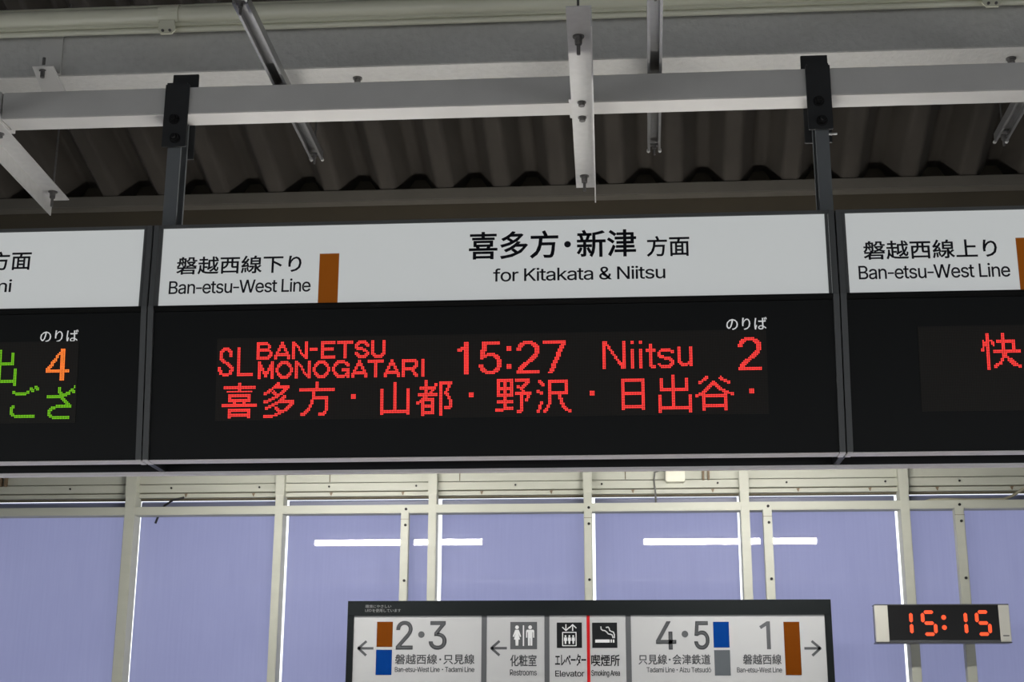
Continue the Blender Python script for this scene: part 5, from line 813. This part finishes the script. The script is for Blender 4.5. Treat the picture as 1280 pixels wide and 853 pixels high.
# pictograms
pg = patch('restroom_pictogram', GGREY, -0.615, -0.463, 0.499, 0.651)
def wc(mb):
    P = FG2; rect(mb, -0.5435, -0.5365, 0.517, 0.632, P)
    cx = -0.577; disc(mb, cx, 0.621, 0.0105, P)
    poly(mb, [(cx-0.010, 0.607), (cx+0.010, 0.607), (cx+0.024, 0.570), (cx+0.017, 0.567), (cx+0.008, 0.588), (cx+0.017, 0.553), (cx+0.009, 0.553), (cx+0.007, 0.519), (cx+0.001, 0.519),
              (cx, 0.550), (cx-0.001, 0.519), (cx-0.007, 0.519), (cx-0.009, 0.553), (cx-0.017, 0.553), (cx-0.008, 0.588), (cx-0.017, 0.567), (cx-0.024, 0.570)], P)
    cx = -0.502; disc(mb, cx, 0.621, 0.0105, P)
    poly(mb, [(cx-0.019, 0.607), (cx+0.019, 0.607), (cx+0.023, 0.601), (cx+0.023, 0.563), (cx+0.017, 0.563), (cx+0.0165, 0.594), (cx+0.013, 0.594), (cx+0.012, 0.519), (cx+0.0015, 0.519),
              (cx+0.001, 0.560), (cx-0.001, 0.560), (cx-0.0015, 0.519), (cx-0.012, 0.519), (cx-0.013, 0.594), (cx-0.0165, 0.594), (cx-0.017, 0.563), (cx-0.023, 0.563), (cx-0.023, 0.601)], P)
mb = MB(); wc(mb); mb.build('figure', GPALE, pg)
pg = patch('elevator_pictogram', GBLACK, -0.351, -0.209, 0.506, 0.647)
def lift(mb):
    P = FG2; x0, x1, z0, z1 = -0.318, -0.242, 0.518, 0.592
    stroke(mb, [(x0, z0), (x1, z0), (x1, z1), (x0, z1), (x0, z0)], 0.005, P)
    for cx in (-0.302, -0.280, -0.258):
        disc(mb, cx, 0.571, 0.0055, P, 12)
        poly(mb, [(cx-0.008, 0.564), (cx+0.008, 0.564), (cx+0.009, 0.545), (cx+0.005, 0.545), (cx+0.004, 0.528), (cx-0.004, 0.528), (cx-0.005, 0.545), (cx-0.009, 0.545)], P)
    stroke(mb, [(-0.299, 0.637), (-0.299, 0.605)], 0.006, P, False); stroke(mb, [(-0.318, 0.620), (-0.299, 0.602), (-0.280, 0.620)], 0.006, P)
    stroke(mb, [(-0.261, 0.600), (-0.261, 0.632)], 0.006, P, False); stroke(mb, [(-0.280, 0.617), (-0.261, 0.635), (-0.242, 0.617)], 0.006, P)
mb = MB(); lift(mb); mb.build('figure', GPALE, pg)
pg = patch('smoking_pictogram', GBLACK, -0.151, -0.010, 0.506, 0.646)
def smoke(mb):
    P = FG2; rect(mb, -0.134, -0.052, 0.535, 0.552, P); rect(mb, -0.047, -0.040, 0.535, 0.552, P); rect(mb, -0.035, -0.026, 0.535, 0.552, P)
    stroke(mb, [(-0.101, 0.622), (-0.100, 0.610), (-0.092, 0.603), (-0.078, 0.601), (-0.068, 0.593), (-0.060, 0.583), (-0.048, 0.581), (-0.038, 0.577), (-0.034, 0.562)], 0.0062, P)
    stroke(mb, [(-0.071, 0.619), (-0.060, 0.621), (-0.054, 0.613), (-0.052, 0.602), (-0.042, 0.597), (-0.030, 0.592), (-0.026, 0.578), (-0.026, 0.562)], 0.0062, P)
mb = MB(); smoke(mb); mb.build('figure', GPALE, pg)

# ================================================================== CLOCK
t = thing('digital_clock', 'silver digital wall clock with orange red digits 15:15', 'clock', (1.846, 8.46, 0.544))
CX0, CX1, CY = 1.4680, 2.2240, 8.42
MB().box(CX0+0.004, CX1-0.004, CY+0.012, CY+0.09, 0.549, 0.758).build('back_case', CLKEDGE, t, bevel=0.004)
for a, b in ((CX0, 1.5415), (2.1635, CX1)): MB().box(a, b, CY-0.003, CY+0.03, 0.551, 0.760).build('end_cap', CLKCASE, t, bevel=0.003)
MB().box(1.5415, 2.1635, CY, CY+0.03, 0.558, 0.757).build('face', CLKFACE, t)
MB().box(CX0-0.002, CX1+0.002, CY-0.006, CY+0.09, 0.5435, 0.5500).build('bottom_edge', CLKEDGE, t, bevel=0.002)
MB().box(CX0, CX1, CY-0.004, CY+0.09, 0.757, 0.763).build('top_edge', CLKEDGE, t, bevel=0.002)
MB().box(1.5415, 2.1635, CY-0.004, CY+0.002, 0.5505, 0.5600).build('lower_rail', GGREY, t)
MB().box(2.178, 2.212, CY-0.0036, CY-0.002, 0.5815, 0.5875).build('maker_mark', CLKEDGE, t)
MB().box(1.695, 1.745, CY+0.085, 8.602, 0.63, 0.69).build('mount', WOODW, t)
FC = FACE(CY-0.0015)
SEGS = {'a': (0, 1, 0), 'd': (0, -1, 0), 'g': (0, 0, 0), 'f': (-1, .5, 1), 'b': (1, .5, 1), 'e': (-1, -.5, 1), 'c': (1, -.5, 1)}
def seg7(mb, cx, cz, hw, hh, which):
    for s in which:
        px, pz, vert = SEGS[s]; L = (hh*0.44 if vert else hw*0.80); th = 0.0098
        x, z = cx+px*hw, cz+pz*hh
        q = [(-L, 0), (-L+0.008, th), (L-0.008, th), (L, 0), (L-0.008, -th), (-L+0.008, -th)]
        if vert: q = [(b, a) for a, b in q]
        p = [(x+a, z+b) for a, b in q]
        mb.add([FC(*k) for k in p]+[FACE(CY+0.0005)(*k) for k in p], [tuple(range(6))]+[(i, (i+1) % 6, 6+(i+1) % 6, 6+i) for i in range(6)])
for cx, dg in ((1.6355, 'bc'), (1.7705, 'afgcd'), (1.9420, 'bc'), (2.0740, 'afgcd')):
    mb = MB(); seg7(mb, cx, 0.656, 0.0345, 0.0620, dg); mb.build('lit_digit', CLK_ON, t)
mb = MB()
for z in (0.688, 0.631): disc(mb, 1.854, z, 0.0135, FC, 20)
mb.build('lit_colon', CLK_ON, t)

# ================================================================== SMALL THINGS ON THE WALL
o = MB().box(0.299, 0.415, 8.575, 8.660, 1.517, 1.610).build('junction_box', PLAST, None, (0.357, 8.62, 1.517), bevel=0.006)
tag(o, 'small ivory junction box on the boards above the middle windows', 'junction box')
o = MB().tube([(0.305, 8.63, 1.592), (0.268, 8.635, 1.598), (0.236, 8.635, 1.585), (0.229, 8.632, 1.54), (0.236, 8.628, 1.46), (0.238, 8.65, 1.396)], 0.0055, 8).build('cable', CABLEG, None, (0.238, 8.64, 1.394), smooth=True)
tag(o, 'grey cable looping from the ivory junction box down to the window rail', 'cable')
o = MB().tube([(1.845, 8.655, 1.392), (1.885, 8.65, 1.404), (1.98, 8.645, 1.405), (2.10, 8.645, 1.401), (2.22, 8.645, 1.401), (2.31, 8.64, 1.402), (2.36, 8.64, 1.42), (2.44, 8.638, 1.47), (2.55, 8.635, 1.53)], 0.0085, 8).build('cable', CABLEC, None, (2.1, 8.645, 1.394), smooth=True)
tag(o, 'painted cable lying on the window rail above the clock', 'cable')
o = MB().tube([(-2.70, 8.66, 1.460), (-2.775, 8.672, 1.445), (-2.83, 8.69, 1.415), (-2.862, 8.706, 1.375), (-2.874, 8.706, 1.345), (-2.885, 8.70, 1.305)], 0.007, 8).build('tape', CABLEB, None, (-2.8, 8.69, 1.31), smooth=True)
tag(o, 'black strip of tape dangling behind the window rail at left', 'tape')
for x, lab in ((0.545, 'rusty bracket stub on the boards right of the ivory box'), (-3.865, 'rusty bracket stub on the boards at the left picture edge')):
    tb = thing('bracket_stub', lab, 'bracket', (x, 8.64, 1.53))
    for dx in (-0.016, 0.016): MB().box(x+dx-0.006, x+dx+0.006, 8.625, 8.660, 1.535, 1.66).build('prong', RUST, tb)
